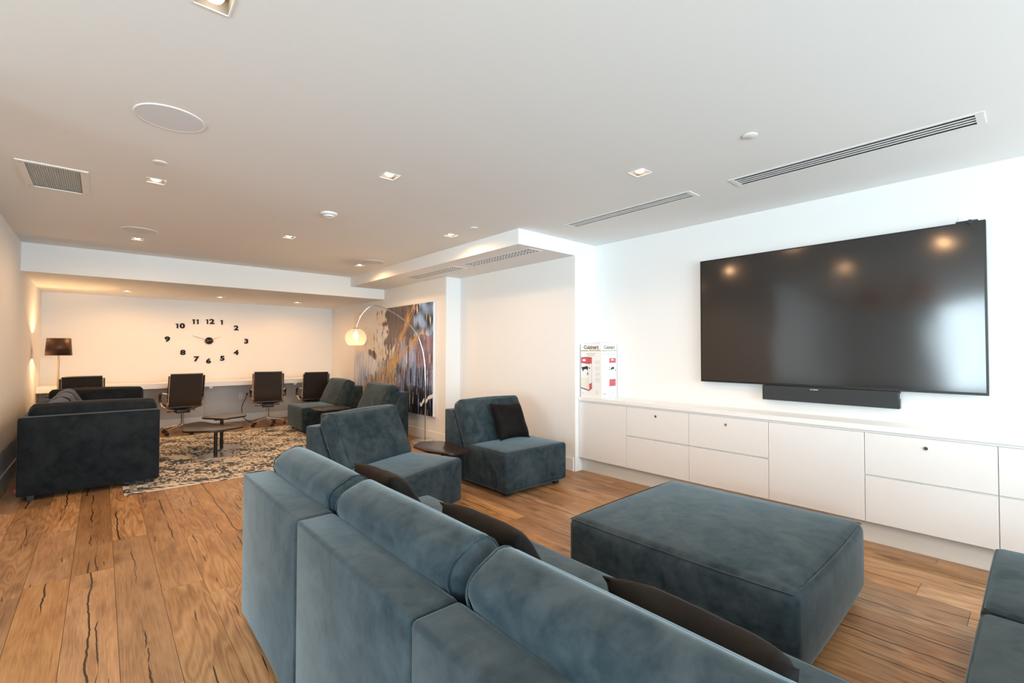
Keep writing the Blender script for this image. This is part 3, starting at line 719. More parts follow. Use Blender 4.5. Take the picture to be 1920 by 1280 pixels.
# ------------------------------------------------------------------ sofa modules
SW = 0.862; SD = 1.05; RUGT = 0.006
def prof_tube_loop(dims, r, inset, x):
    """loop of points round the end of a soft box (yz plane) at local x"""
    h = (dims[1]/2, dims[2]/2); pts = []
    rr = r
    for cx, cz, a0 in ((h[0]-rr, h[1]-rr, 0), (-h[0]+rr, h[1]-rr, PI/2), (-h[0]+rr, -h[1]+rr, PI), (h[0]-rr, -h[1]+rr, 1.5*PI)):
        for k in range(6):
            a = a0+k*PI/10; pts.append((x, cx+(rr+inset)*math.cos(a), cz+(rr+inset)*math.sin(a)))
    return pts
def cushion_part(t, name, dims, r, mtx, mat='velvet', seed=0, piping=True, gather=0.012):
    c = B().soft(dims, r, 10, (0.0, 0.022, 0.018), mtx, gather, seed).build(name, mat, t)
    if piping:
        for sx in (-1, 1):
            pts = [mtx @ Vector(p) for p in prof_tube_loop(dims, r, -0.001, sx*(dims[0]/2-r*0.55))]
            B().tube(pts, 0.0035, 6, closed=True).build('piping', mat, c)
    return c
TH = math.radians(26)
def lean_matrix(L_, T_, y0, z0, th=TH):
    u = Vector((0, math.sin(th), math.cos(th))); n = Vector((0, math.cos(th), -math.sin(th)))
    c = Vector((0, y0, z0))+u*L_/2+n*T_/2
    return Matrix(((1, 0, 0, c.x), (0, n.y, u.y, c.y), (0, n.z, u.z, c.z), (0, 0, 0, 1)))
def seat_block(t, w, y0, y1, z0=0.045, z1=0.432, name='seat', x0=None, seed=0, fab='velvet'):
    dims = (w, y1-y0, z1-z0); xc = 0 if x0 is None else x0
    m = Matrix.Translation((xc, (y0+y1)/2, (z0+z1)/2))
    s = B().soft(dims, 0.035, 8, (0.0, 0.006, 0.012), m, 0, seed).build(name, fab, t)
    # seam along the top front and side edges
    hx, zt = w/2-0.010, z1-0.009
    B().tube([(xc-hx, y1-0.03, zt), (xc-hx, y0+0.03, zt), (xc-hx+0.02, y0+0.010, zt), (xc+hx-0.02, y0+0.010, zt), (xc+hx, y0+0.03, zt), (xc+hx, y1-0.03, zt)], 0.0028, 6).build('seam', fab, s)
    return s
def legs(t, w, d, drop=0.0):
    for sx in (-1, 1):
        for y in (0.09, d-0.09):
            B().prism(rounded_poly([(-0.03, -0.03), (0.03, -0.03), (0.03, 0.03), (-0.03, 0.03)], 0.01, 3), 'z', -drop if y > 0.5 else 0.0, 0.06).build('leg', 'black', t, smooth=False, loc=(sx*(w/2-0.09), y, 0))
def frame_profile(d): return [(d, 0.045), (d, 0.758), (d-0.142, 0.758), (d-0.345, 0.34), (d-0.345, 0.045)]
def sofa_module(label, loc, rz, w=SW, arm=0, cat='chair', name='armless_chair', group=None, red=False, seed=0, fab='velvet', d=SD):
    """module facing local -Y; arm=-1/+1 adds an upholstered end panel and bolster on that side"""
    t = thing(name, label, cat, loc, rz, group)
    seat_block(t, w-0.004, 0.0, d-0.345, seed=seed, fab=fab)
    B().prism(frame_profile(d), 'x', -w/2+0.002, w/2-0.002, 0.016, 3).build('back_frame', fab, t, ang=1.2)
    L_, T_ = 0.52, 0.185
    cw_ = w-0.016 if not arm else w-0.20
    xo = 0 if not arm else -arm*0.09
    cushion_part(t, 'back_cushion', (cw_, T_, L_), 0.062, Matrix.Translation((xo, 0, 0)) @ lean_matrix(L_, T_, d-0.51, 0.427), fab, seed=seed)
    if arm:
        ap = [(-w/2*1.0, 0.045), (-w/2, 0.770), (-w/2+0.142, 0.770), (-w/2+0.20, 0.60), (-w/2+0.20, 0.045)]
        ap = [(-arm*-1*u*1.0, z) for u, z in ap]
        if arm > 0: ap = [(-u, z) for u, z in [(-w/2, 0.045), (-w/2, 0.770), (-w/2+0.142, 0.770), (-w/2+0.21, 0.60), (-w/2+0.21, 0.045)]]
        else: ap = [(-w/2, 0.045), (-w/2, 0.770), (-w/2+0.142, 0.770), (-w/2+0.21, 0.60), (-w/2+0.21, 0.045)]
        B().prism(ap, 'y', 0.002, d-0.002, 0.016, 3).build('arm_frame', fab, t, ang=1.2)
        # bolster leaning on the arm, along y
        R_ = Matrix.Rotation(arm*PI/2*-1, 4, 'Z')
        lm = Matrix.Translation((arm*(w/2-0.53), 0, 0))
        base = lean_matrix(0.50, 0.19, 0.0, 0.427, math.radians(22))
        m = Matrix.Translation((arm*(w/2-0.50), d/2-0.02, 0)) @ Matrix.Rotation(-arm*PI/2, 4, 'Z') @ base
        cushion_part(t, 'arm_cushion', (d-0.06, 0.19, 0.50), 0.065, m, fab, seed=seed+5)
    legs(t, w, d, loc[2])
    if red: B().box((w/2*red, d-0.02, 0.09), (w/2*red+0.012*red, d-0.016, 0.125)).build('fabric_tag', 'red', t, smooth=False)
    return t
# sectional: three modules along Y with their backs to the left, corner piece, two modules along X
XS = 0.562
def rot_front_px(): return PI/2          # front (-Y local) turned to +X
for k, (y0, y1, lb) in enumerate(((1.878, 2.765, 'end module of the slate velvet sectional, farthest from the viewer'), (1.010, 1.876, 'middle module of the slate velvet sectional seen from behind'), (0.146, 1.008, 'slate velvet sectional module in the nearest foreground'))):
    sofa_module(lb, (XS+SD+0.07, (y0+y1)/2, 0), PI/2, w=y1-y0, d=SD+0.07, cat='sofa', name='sofa_module', group='modules of the velvet sectional', seed=k*3.1)
# corner piece (mostly out of the frame)
t = thing('sofa_corner', 'corner module of the slate velvet sectional, below the picture edge', 'sofa', (XS+SD/2, 0.142-SD/2, 0), 0, 'modules of the velvet sectional')
B().soft((SD-0.35, SD-0.35, 0.387), 0.035, 8, (0, 0, 0.01), Matrix.Translation((0.172, 0.172, 0.2385))).build('seat', 'velvet', t)
B().box((-SD/2, -SD/2, 0.045), (-SD/2+0.34, SD/2-0.003, 0.60), 0.016, 3).build('back_frame', 'velvet', t)
B().box((-SD/2+0.341, -SD/2, 0.045), (SD/2-0.003, -SD/2+0.34, 0.60), 0.016, 3).build('back_frame', 'velvet', t)
for sx in (-1, 1):
    for sy in (-1, 1): B().box((-0.03, -0.03, 0), (0.03, 0.03, 0.05)).build('leg', 'black', t, smooth=False, loc=(sx*0.42, sy*0.42, 0))
for k, (x0, x1, lb) in enumerate(((1.690, 2.500, 'dark velvet seat module at the bottom right picture corner'), (2.503, 3.365, 'dark velvet seat module at the right picture edge, end of the sectional'))):
    sofa_module(lb, ((x0+x1)/2, 0.165-0.0, 0), PI, w=x1-x0, cat='sofa', name='sofa_module', group='modules of the velvet sectional', seed=20+k*2.7)
# armless chairs
sofa_module('slate velvet armless chair turned to the left, beside the sectional end', (2.088, 3.332, 0), math.radians(21.5), w=0.84, seed=31)
sofa_module('slate velvet armless chair with a black pillow, against the white wall', (3.305, 3.345, 0), 0, seed=37)
sofa_module('dark armless chair on the far side of the rug, nearest the desk', (2.535, 8.60, RUGT+0.0005), -PI/2, seed=41, group='pair of armless chairs by the painting')
sofa_module('armless chair in front of the painting, half hidden by a nearer chair', (2.535, 6.915, RUGT+0.0005), -PI/2, seed=47, group='pair of armless chairs by the painting')
# left sofa: near end, middle, far end
ns_ = sofa_module('near end module of the black-looking sofa on the left, with high end panel', (-0.572+SD, 6.197+0.475, RUGT+0.0005), PI/2, w=0.95, arm=-1, cat='sofa', name='sofa_module', group='modules of the left sofa', seed=51, fab='velvet_darker')
B().box((-0.44, SD, 0.085), (-0.436, SD+0.014, 0.12)).build('fabric_tag', 'red', ns_, smooth=False)
sofa_module('middle module of the dark sofa along the left wall', (-0.572+SD, 6.197+0.952+0.431, RUGT+0.0005), PI/2, cat='sofa', name='sofa_module', group='modules of the left sofa', seed=57, fab='velvet_darker')
sofa_module('far end module of the dark sofa along the left wall, next to the desk chairs', (-0.572+SD, 6.197+0.954+0.864+0.475, RUGT+0.0005), PI/2, w=0.95, arm=1, cat='sofa', name='sofa_module', group='modules of the left sofa', seed=63, fab='velvet_darker')
# ottoman
t = thing('ottoman', 'large square slate velvet ottoman in front of the white cabinets', 'ottoman', (2.680, 1.266, 0), math.radians(1.0))
OW = 1.20
o = B().soft((OW, OW, 0.39), 0.052, 12, (0.022, 0.022, 0.020), Matrix.Translation((0, 0, 0.235)), 0, 7).build('cushion_block', 'velvet', t)
h_ = OW/2-0.0155; zt = 0.4165
sb = B()
for a_, c_ in (((-h_, -h_), (h_, -h_)), ((h_, -h_), (h_, h_)), ((h_, h_), (-h_, h_)), ((-h_, h_), (-h_, -h_))):
    pts = []
    for k in range(13):
        s2 = k/12; bl = 0.014*(1-(2*s2-1)**2); nx, ny = (c_[1]-a_[1])/(2*h_), -(c_[0]-a_[0])/(2*h_)
        pts.append((a_[0]+(c_[0]-a_[0])*s2+nx*bl, a_[1]+(c_[1]-a_[1])*s2+ny*bl, zt))
    sb.tube(pts, 0.003, 6)
sb.build('seam', 'velvet', o)
for sx in (-1, 1):
    for sy in (-1, 1): B().box((-0.03, -0.03, 0), (0.03, 0.03, 0.05)).build('leg', 'black', t, smooth=False, loc=(sx*0.48, sy*0.48, 0))
B().box((OW/2+0.001, -OW/2+0.035, 0.17), (OW/2+0.018, -OW/2+0.039, 0.205)).build('fabric_tag', 'red', t, smooth=False)

# black throw pillows
def pillow(label, mtx, size=0.43, th=0.15, seed=0):
    b = B(); n = 18; top = {}
    bm = b.bm
    def pt(i, j, s_):
        u, v = 2*i/n-1, 2*j/n-1
        e = (1-u**4)*(1-v**4)
        pin = 1-0.10*(1-abs(u)**2)*abs(v)**3; pin2 = 1-0.10*(1-abs(v)**2)*abs(u)**3
        z = s_*th/2*max(0, e)**0.55
        z += 0.010*mnoise.noise(Vector((u*3+seed, v*3, s_)))*e
        edge = max(abs(u), abs(v)); g = max(0, (edge-0.55)/0.45)*(1-edge**6)
        z += s_*0.010*g*mnoise.noise(Vector((u*9+seed, v*9, 3)))
        return Vector((size/2*u*pin2, size/2*v*pin, z))
    V = {}
    for s_ in (1, -1):
        for i in range(n+1):
            for j in range(n+1):
                if s_ == -1 and (i in (0, n) or j in (0, n)): V[(i, j, s_)] = V[(i, j, 1)]
                else: V[(i, j, s_)] = bm.verts.new(pt(i, j, s_))
        for i in range(n):
            for j in range(n):
                f = [V[(i, j, s_)], V[(i+1, j, s_)], V[(i+1, j+1, s_)], V[(i, j+1, s_)]]
                bm.faces.new(f if s_ == 1 else f[::-1])
    b.transform(mtx)
    o = thing('throw_pillow', label, 'pillow', tuple(mtx.translation), 0, 'black velvet throw pillows')
    b.transform(Matrix.Translation(-mtx.translation))
    p_ = b.build('cover', 'velvet_dark', o, ang=3)
    return o
def pillow_matrix(loc, facing, tilt, roll=0.0):
    """pillow whose face normal points along facing angle (in XY), leaning back by tilt"""
    n = Vector((math.cos(facing)*math.cos(tilt), math.sin(facing)*math.cos(tilt), math.sin(tilt)))
    r = Vector((-math.sin(facing), math.cos(facing), 0)); u = n.cross(r)
    m = Matrix((r, u, n)).transposed().to_4x4() @ Matrix.Rotation(roll, 4, 'Z'); m.translation = loc
    return m
pillow('black pillow leaning on the back of the armless chair by the white wall', pillow_matrix((3.39, 3.875, 0.635), -PI/2, math.radians(27), -0.03), seed=1)
for k, (y, x_, z_, lb) in enumerate(((2.15, 1.12, 0.632, 'black pillow on the far end of the sectional, below the armless chair'), (1.33, 1.125, 0.622, 'black pillow in the middle of the sectional'), (0.55, 1.13, 0.612, 'black pillow on the sectional nearest the viewer'))):
    pillow(lb, pillow_matrix((x_, y, z_), 0.0, math.radians(34), 0.04*(k-1)), seed=4+k*3, size=0.46)

# ------------------------------------------------------------------ tables
def side_table(label, poly, z, post, base, loc, rz=0.0, group=None, name='side_table', r=0.09, btype='pill'):
    t = thing(name, label, 'table', (loc[0], loc[1], 0.0 if len(loc) < 3 else loc[2]), rz, group)
    rp = rounded_poly(poly, r, 7)
    B().prism(rp, 'z', z-0.022, z, 0.004, 2).build('table_top', 'walnut', t, ang=0.5)
    tb = B().tube([(post[0], post[1], 0.012), (post[0], post[1], z-0.022)], 0.022, 16); tb.build('post', 'blackmetal', t)
    B().box((post[0]-0.09, post[1]-0.035, z-0.03), (post[0]+0.09, post[1]+0.035, z-0.022)).build('top_plate', 'blackmetal', t, smooth=False)
    B().prism(rounded_poly(base, 0.13, 8), 'z', 0.0, 0.012, 0.003, 1).build('base_plate', 'steel', t, ang=0.5)
    return t
side_table('larger and lower of the two overlapping coffee tables on the rug', [(-0.33, -0.32), (0.02, -0.50), (0.42, -0.32), (0.13, 0.08), (0.0, 0.62), (-0.27, 0.38)], 0.36, (0.02, -0.42), [(-0.16, -0.50), (0.22, -0.52), (0.22, -0.18), (-0.16, -0.18)], (1.115, 7.56, RUGT+0.0005), 0, 'overlapping coffee tables', 'coffee_table', 0.14)
side_table('smaller and higher of the two overlapping coffee tables on the rug', [(-0.30, 0.05), (-0.05, -0.30), (0.28, -0.16), (0.32, 0.22), (0.05, 0.34)], 0.440, (-0.05, -0.20), [(-0.14, -0.33), (0.18, -0.33), (0.18, -0.03), (-0.14, -0.03)], (1.345, 7.90, RUGT+0.0005), 0, 'overlapping coffee tables', 'coffee_table', 0.13)
side_table('dark walnut side table between the two near armless chairs', [(-0.21, -0.07), (-0.11, -0.36), (0.12, -0.345), (0.205, 0.10), (0.19, 0.25), (0.0, 0.385), (-0.19, 0.24)], 0.405, (0.02, -0.02), [(-0.14, -0.18), (0.16, -0.18), (0.16, 0.16), (-0.14, 0.16)], (2.655, 4.14), 0, None, 'side_table', 0.05)
side_table('dark walnut side table between the two far armless chairs', [(-0.25, -0.28), (0.30, -0.30), (0.32, 0.24), (-0.20, 0.30)], 0.46, (0.05, 0.0), [(-0.14, -0.18), (0.16, -0.18), (0.16, 0.16), (-0.14, 0.16)], (2.80, 7.75, RUGT+0.0005), 0, None, 'side_table', 0.12)

# ------------------------------------------------------------------ rug
RX0, RX1, RY0, RY1 = 0.18, 3.10, 5.85, 9.33
M['rug'] = rug_mat(RX1-RX0, RY1-RY0)
o = B().box((-(RX1-RX0)/2, -(RY1-RY0)/2, 0.0), ((RX1-RX0)/2, (RY1-RY0)/2, RUGT), 0.003, 1).build('area_rug', 'rug', smooth=False, loc=((RX0+RX1)/2, (RY0+RY1)/2, 0.0002))
tag(o, 'beige and slate distressed patterned area rug under the coffee tables', 'rug')

# ------------------------------------------------------------------ desk and back panel
t = thing('wall_desk', 'long white built-in desk running along the clock wall', 'desk', (0, 0, 0))
B().box((XL+0.001, 9.95, 0.750), (XART-0.001, YB-0.016, 0.838), 0.003, 1).build('desk_top', 'trim', t, smooth=False)
for i, xx in enumerate((XL+0.02, 0.05, 1.48, 2.90)):
    x1 = (0.05, 1.48, 2.90, XART-0.02)[i]
    B().box((xx+0.002, YB-0.034, 0.151), (x1-0.002, YB-0.016, 0.749)).build('back_panel', 'panel_grey', t, smooth=False)
for xx in (1.50, 2.95): B().box((xx-0.03, 9.98, 0.715), (xx+0.03, 10.05, 0.750), 0.003, 1).build('bracket', 'trim', t, smooth=False)
t = thing('power_outlet', 'white power outlet on the panel under the desk', 'outlet', (2.086, YB-0.034, 0.50))
B().box((-0.035, -0.006, -0.06), (0.035, -0.0005, 0.06), 0.002, 1).build('plate', 'white_plastic', t, smooth=False)
for dz in (-0.025, 0.025): B().box((-0.010, -0.0068, dz-0.008), (-0.006, -0.006, dz+0.008)).box((0.006, -0.0068, dz-0.008), (0.010, -0.006, dz+0.008)).build('socket', 'black', t, smooth=False)
t = thing('extension_cord', 'black cord with plug hanging below the desk beside the outlet', 'cord', (2.12, 10.36, 0))
pts = [(0.04, 0, 0.53), (0.02, 0, 0.46), (-0.02, 0.0, 0.38), (-0.045, 0, 0.28), (-0.04, 0, 0.18), (-0.02, -0.02, 0.10), (0.02, -0.06, 0.05), (0.06, -0.12, 0.012), (0.10, -0.20, 0.007)]
cat_pts = []
for i in range(len(pts)-1):
    for k in range(4):
        a, b_ = Vector(pts[i]), Vector(pts[i+1]); cat_pts.append(tuple(a.lerp(b_, k/4)))
B().tube(cat_pts, 0.007, 8).build('cable', 'black', t)
B().tube([(0.04, 0, 0.52), (0.045, 0, 0.565)], [0.011, 0.016], 10).build('plug', 'black', t)

# ------------------------------------------------------------------ desk chairs
def desk_chair():
    t = thing('desk_chair', 'desk chair', 'chair', (0, 0, 0), 0, 'leather desk chairs along the wall desk')
    def sheet(path, hw, th):
        b = B(); m = len(path); nrm = []
        for i in range(m):
            a = Vector(path[max(0, i-1)]); c = Vector(path[min(m-1, i+1)]); d = (c-a).normalized(); nrm.append(Vector((-d.y, d.x)))
        ring = [Vector(p)+n*th/2 for p, n in zip(path, nrm)]+[Vector(p)-n*th/2 for p, n in reversed(list(zip(path, nrm)))]
        b.prism([(p.x, p.y) for p in ring], 'x', -hw, hw); return b
    back = [(-0.150, 0.475), (-0.180, 0.52), (-0.196, 0.58), (-0.205, 0.66), (-0.222, 0.74), (-0.243, 0.83), (-0.262, 0.92), (-0.276, 0.985), (-0.282, 1.008)]
    seat = [(-0.135, 0.462), (-0.09, 0.452), (0.0, 0.452), (0.12, 0.462), (0.22, 0.472), (0.262, 0.462), (0.280, 0.435)]
    bk = sheet(back, 0.225, 0.020).build('backrest', 'leather', t, ang=0.5)
    rb = B(); rb.tube([(-0.225, -0.284, 1.005), (0.225, -0.284, 1.005)], 0.014, 10); rb.build('top_roll', 'leather', bk)
    sheet(seat, 0.225, 0.028).build('seat', 'leather', t, ang=0.5)
    for s_ in (-1, 1):
        pth = [(s_*0.243, y-0.012, z) for y, z in back[:-1]]; pth = [(s_*0.238, 0.262, 0.455), (s_*0.238, 0.10, 0.448), (s_*0.238, -0.06, 0.440), (s_*0.238, -0.125, 0.452)]+pth
        B().tube(pth, 0.0165, 8).build('side_frame', 'chrome', t)
        arm = [(s_*0.250, -0.215, 0.685), (s_*0.285, -0.12, 0.690), (s_*0.292, 0.02, 0.685), (s_*0.292, 0.10, 0.655), (s_*0.290, 0.125, 0.60), (s_*0.285, 0.11, 0.53), (s_*0.265, 0.05, 0.465), (s_*0.240, 0.02, 0.448)]
        a_ = B().tube(arm, 0.011, 8).build('armrest', 'chrome', t)
        B().tube(arm[2:6], 0.020, 10).build('arm_pad', 'leather', a_)
        for z in (0.685, 0.60, 0.53):
            yb_ = -0.215+(0.685-z)*0.18
            B().tube([(s_*0.228, yb_, z), (s_*0.262, yb_, z)], 0.016, 10).build('clamp', 'chrome', t)
    B().tube([(-0.238, -0.02, 0.437), (-0.15, -0.02, 0.405), (0.15, -0.02, 0.405), (0.238, -0.02, 0.437)], 0.012, 8).build('stretcher', 'chrome', t)
    B().tube([(-0.238, 0.14, 0.440), (-0.15, 0.14, 0.405), (0.15, 0.14, 0.405), (0.238, 0.14, 0.440)], 0.012, 8).build('stretcher', 'chrome', t)
    B().box((-0.10, -0.08, 0.345), (0.10, 0.17, 0.400), 0.010).build('tilt_mechanism', 'black', t)
    B().tube([(-0.22, 0.0, 0.372), (-0.1, 0.02, 0.375)], 0.009, 8).tube([(0.10, 0.05, 0.38), (0.20, 0.05, 0.38)], 0.012, 8).build('lever', 'chrome', t)
    B().lathe([(0.0, 0.345), (0.028, 0.345), (0.028, 0.25), (0.020, 0.25), (0.020, 0.16), (0.032, 0.155), (0.040, 0.12), (0.034, 0.075), (0, 0.070)], 20).build('gas_column', 'chrome', t)
    for k in range(5):
        a = 2*PI*k/5-PI/2+0.25; dx, dy = math.cos(a), math.sin(a); b = B()
        pth = [(dx*r, dy*r, z) for r, z in ((0.02, 0.128), (0.10, 0.122), (0.20, 0.104), (0.285, 0.082))]
        b.tube(pth, [0.024, 0.020, 0.016, 0.012], 8); lg = b.build('base_leg', 'chrome', t)
        c = B()
        for off in (-0.014, 0.014):
            w_ = B().lathe([(0, -0.010), (0.024, -0.010), (0.027, -0.006), (0.027, 0.006), (0.024, 0.010), (0, 0.010)], 16)
            w_.transform(Matrix.Translation((dx*0.285-dy*off, dy*0.285+dx*off, 0.027)) @ Matrix.Rotation(a+PI/2, 4, 'Z') @ Matrix.Rotation(PI/2, 4, 'Y'))
            me_ = bpy.data.meshes.new('tmp'); w_.bm.to_mesh(me_); w_.bm.free(); c.bm.from_mesh(me_); bpy.data.meshes.remove(me_)
        c.tube([(dx*0.285, dy*0.285, 0.03), (dx*0.285, dy*0.285, 0.085)], 0.009, 8)
        c.build('caster', 'leather', lg)
    return t
proto = desk_chair()
spots = [((1.045, 9.67), 0.10, 'dark leather desk chair behind the coffee tables, left of the hanging cord'), ((2.365, 9.63), -0.24, 'dark leather desk chair right of the hanging cord, seen squarely from behind'),
         ((3.215, 9.72), -0.10, 'dark leather desk chair nearest the painting, partly behind an armless chair'), ((-0.21, 9.72), 0.0, 'dark leather desk chair behind the left sofa, beside the floor lamp')]
for i, (p, rz, lb) in enumerate(spots):
    c = proto if i == 0 else copy_tree(proto)
    c.location = (p[0], p[1], 0.0); c.rotation_euler = (0, 0, rz); c['label'] = lb
    if i == 2: c.scale = (0.97, 0.97, 0.965)

# ------------------------------------------------------------------ wall clock
t = thing('wall_clock', 'large wall clock of separate black numerals with chrome-marked centre', 'clock', (1.544, YB, 1.590))
nums = {12: (1.557, 1.956), 1: (1.751, 1.953), 2: (1.999, 1.847), 3: (2.18, 1.585), 4: (2.004, 1.360), 5: (1.769, 1.246), 6: (1.540, 1.197), 7: (1.344, 1.240), 8: (1.135, 1.361), 9: (0.899, 1.605), 10: (1.088, 1.856), 11: (1.326, 1.946)}
for n_, (x_, z_) in nums.items():
    mtx = Matrix(((1, 0, 0, x_-1.544), (0, 0, -1, -0.006), (0, 1, 0, z_-1.590), (0, 0, 0, 1)))
    wds = [0.062 if ch_ == '1' else 0.092 for ch_ in str(n_)]; xo = -sum(wds)/2
    for ch_, wd_ in zip(str(n_), wds):
        mm = mtx @ Matrix.Translation((xo+wd_/2, 0, 0)); xo += wd_
        if ch_ == '1':
            b = B().prism([(-0.026, 0.022), (-0.026, 0.036), (-0.004, 0.045), (0.016, 0.045), (0.016, -0.045), (-0.008, -0.045), (-0.008, 0.026)], 'z', -0.005, 0.005)
            b.transform(mm); b.build('numeral', 'digit', t, smooth=False)
        else:
            text_mesh('numeral', ch_, 0.124, 'digit', t, 0.005, 1.25, 0.0062, matrix=mm)
hub = B().lathe([(0, -0.028), (0.050, -0.028), (0.066, -0.022), (0.066, 0.0)], 32); hub.transform(Matrix.Rotation(-PI/2, 4, 'X'))
bmesh.ops.recalc_face_normals(hub.bm, faces=hub.bm.faces[:]); hb = hub.build('movement_hub', 'digit', t)
for a in (0.35, 2.8):
    dx, dz = math.cos(a), math.sin(a); B().tube([(-dx*0.06, -0.031, -dz*0.06), (dx*0.06, -0.031, dz*0.06)], 0.006, 6).build('hub_bar', 'chrome', hb)
for a, ln, r_ in ((2.82, 0.285, 0.0035), (0.42, 0.20, 0.004)):
    dx, dz = math.cos(a), math.sin(a); B().tube([(-dx*0.085, -0.034, -dz*0.085), (dx*ln, -0.034, dz*ln)], [r_*1.2, r_*0.6], 6).build('clock_hand', 'brass' if ln < 0.25 else 'digit', t)

# ------------------------------------------------------------------ floor lamps
t = thing('floor_lamp', 'floor lamp with a dark drum shade in the far left corner', 'lamp', (-0.465, 9.36, 0))
B().lathe([(0, 0.022), (0.10, 0.022), (0.125, 0.016), (0.125, 0.0), (0, 0.0)], 32).build('base', 'brass', t)
B().tube([(0, 0, 0.02), (0, 0, 1.40)], 0.011, 12).build('pole', 'brass', t)
sh = B().lathe([(0.146, 1.328), (0.130, 1.575)], 40).build('shade', 'bronze', t)
sh.modifiers.new('thickness', 'SOLIDIFY').thickness = 0.003
B().tube([(-0.135, 0, 1.50), (0.135, 0, 1.50)], 0.002, 6).tube([(0, -0.135, 1.50), (0, 0.135, 1.50)], 0.002, 6).build('shade_ring', 'brass', t)
B().lathe([(0, 1.49), (0.020, 1.48), (0.030, 1.455), (0.022, 1.425), (0.013, 1.40), (0, 1.40)], 16).build('bulb', 'bulb', t)
l = bpy.data.lights.new('floor_lamp_light', 'POINT'); l.energy = 18; l.color = (1.0, 0.58, 0.26); l.shadow_soft_size = 0.012
for z_ in (1.506, 1.385):
    lo = bpy.data.objects.new('floor_lamp_light', l); COL.objects.link(lo); lo.parent = t; lo.location = (0.0, 0.016, z_)

ca, sa = math.cos(math.radians(15)), math.sin(math.radians(15))
t = thing('arc_lamp', 'chrome arc floor lamp with a glass globe hanging before the painting', 'lamp', (3.70, 6.27, 0))
arc = [(-0.050, 0.03), (-0.045, 0.40), (-0.040, 0.73), (-0.038, 1.05), (-0.028, 1.22), (-0.003, 1.381), (0.033, 1.51), (0.081, 1.626), (0.181, 1.763), (0.295, 1.865), (0.416, 1.949), (0.542, 2.016), (0.615, 2.046), (0.682, 2.065), (0.725, 2.068), (0.770, 2.058), (0.819, 2.028), (0.860, 1.985), (0.893, 1.945), (0.930, 1.880), (0.962, 1.80), (0.982, 1.733)]
pts = [Vector((-s_*ca, s_*sa, z)) for s_, z in arc]
sm = []
for i in range(len(pts)-1):
    p0, p1, p2, p3 = pts[max(0, i-1)], pts[i], pts[i+1], pts[min(len(pts)-1, i+2)]
    for k in range(3):
        u = k/3; sm.append(0.5*((2*p1)+(-p0+p2)*u+(2*p0-5*p1+4*p2-p3)*u*u+(-p0+3*p1-3*p2+p3)*u**3))
sm.append(pts[-1])
B().tube(sm, [0.012-0.005*min(1, i/len(sm)*1.4) for i in range(len(sm))], 10).build('arc_stem', 'chrome', t)
base = B().lathe([(0, 0.040), (0.150, 0.040), (0.160, 0.034), (0.160, 0.0), (0, 0.0)], 40); base.transform(Matrix.Translation((0.0, 0.0, 0))); base.build('base', 'marble', t)
hd = Vector((-0.985*ca, 0.985*sa, 0))
R0 = 0.147; prof = []
for k in range(17):
    a = math.radians(18+k*(140-18)/16); prof.append((R0*math.sin(a), 1.588+0.140*math.cos(a)))
gl = B().lathe(prof, 40, (hd.x, hd.y)).build('glass_globe', 'smoke_glass', t)
B().lathe([(0, 1.735), (0.040, 1.731), (0.050, 1.716), (0, 1.712)], 24, (hd.x, hd.y)).build('globe_cap', 'chrome', t)
B().tube([(hd.x, hd.y, 1.715), (hd.x, hd.y, 1.672)], 0.014, 10).build('lamp_holder', 'chrome', t)
B().lathe([(0, 1.675), (0.016, 1.668), (0.030, 1.632), (0.032, 1.606), (0.022, 1.576), (0, 1.566)], 18, (hd.x, hd.y)).build('bulb', 'bulb', t)
l = bpy.data.lights.new('arc_lamp_light', 'POINT'); l.energy = 14; l.color = (1.0, 0.70, 0.40); l.shadow_soft_size = 0.035
lo = bpy.data.objects.new('arc_lamp_light', l); COL.objects.link(lo); lo.parent = t; lo.location = (hd.x, hd.y, 1.525)

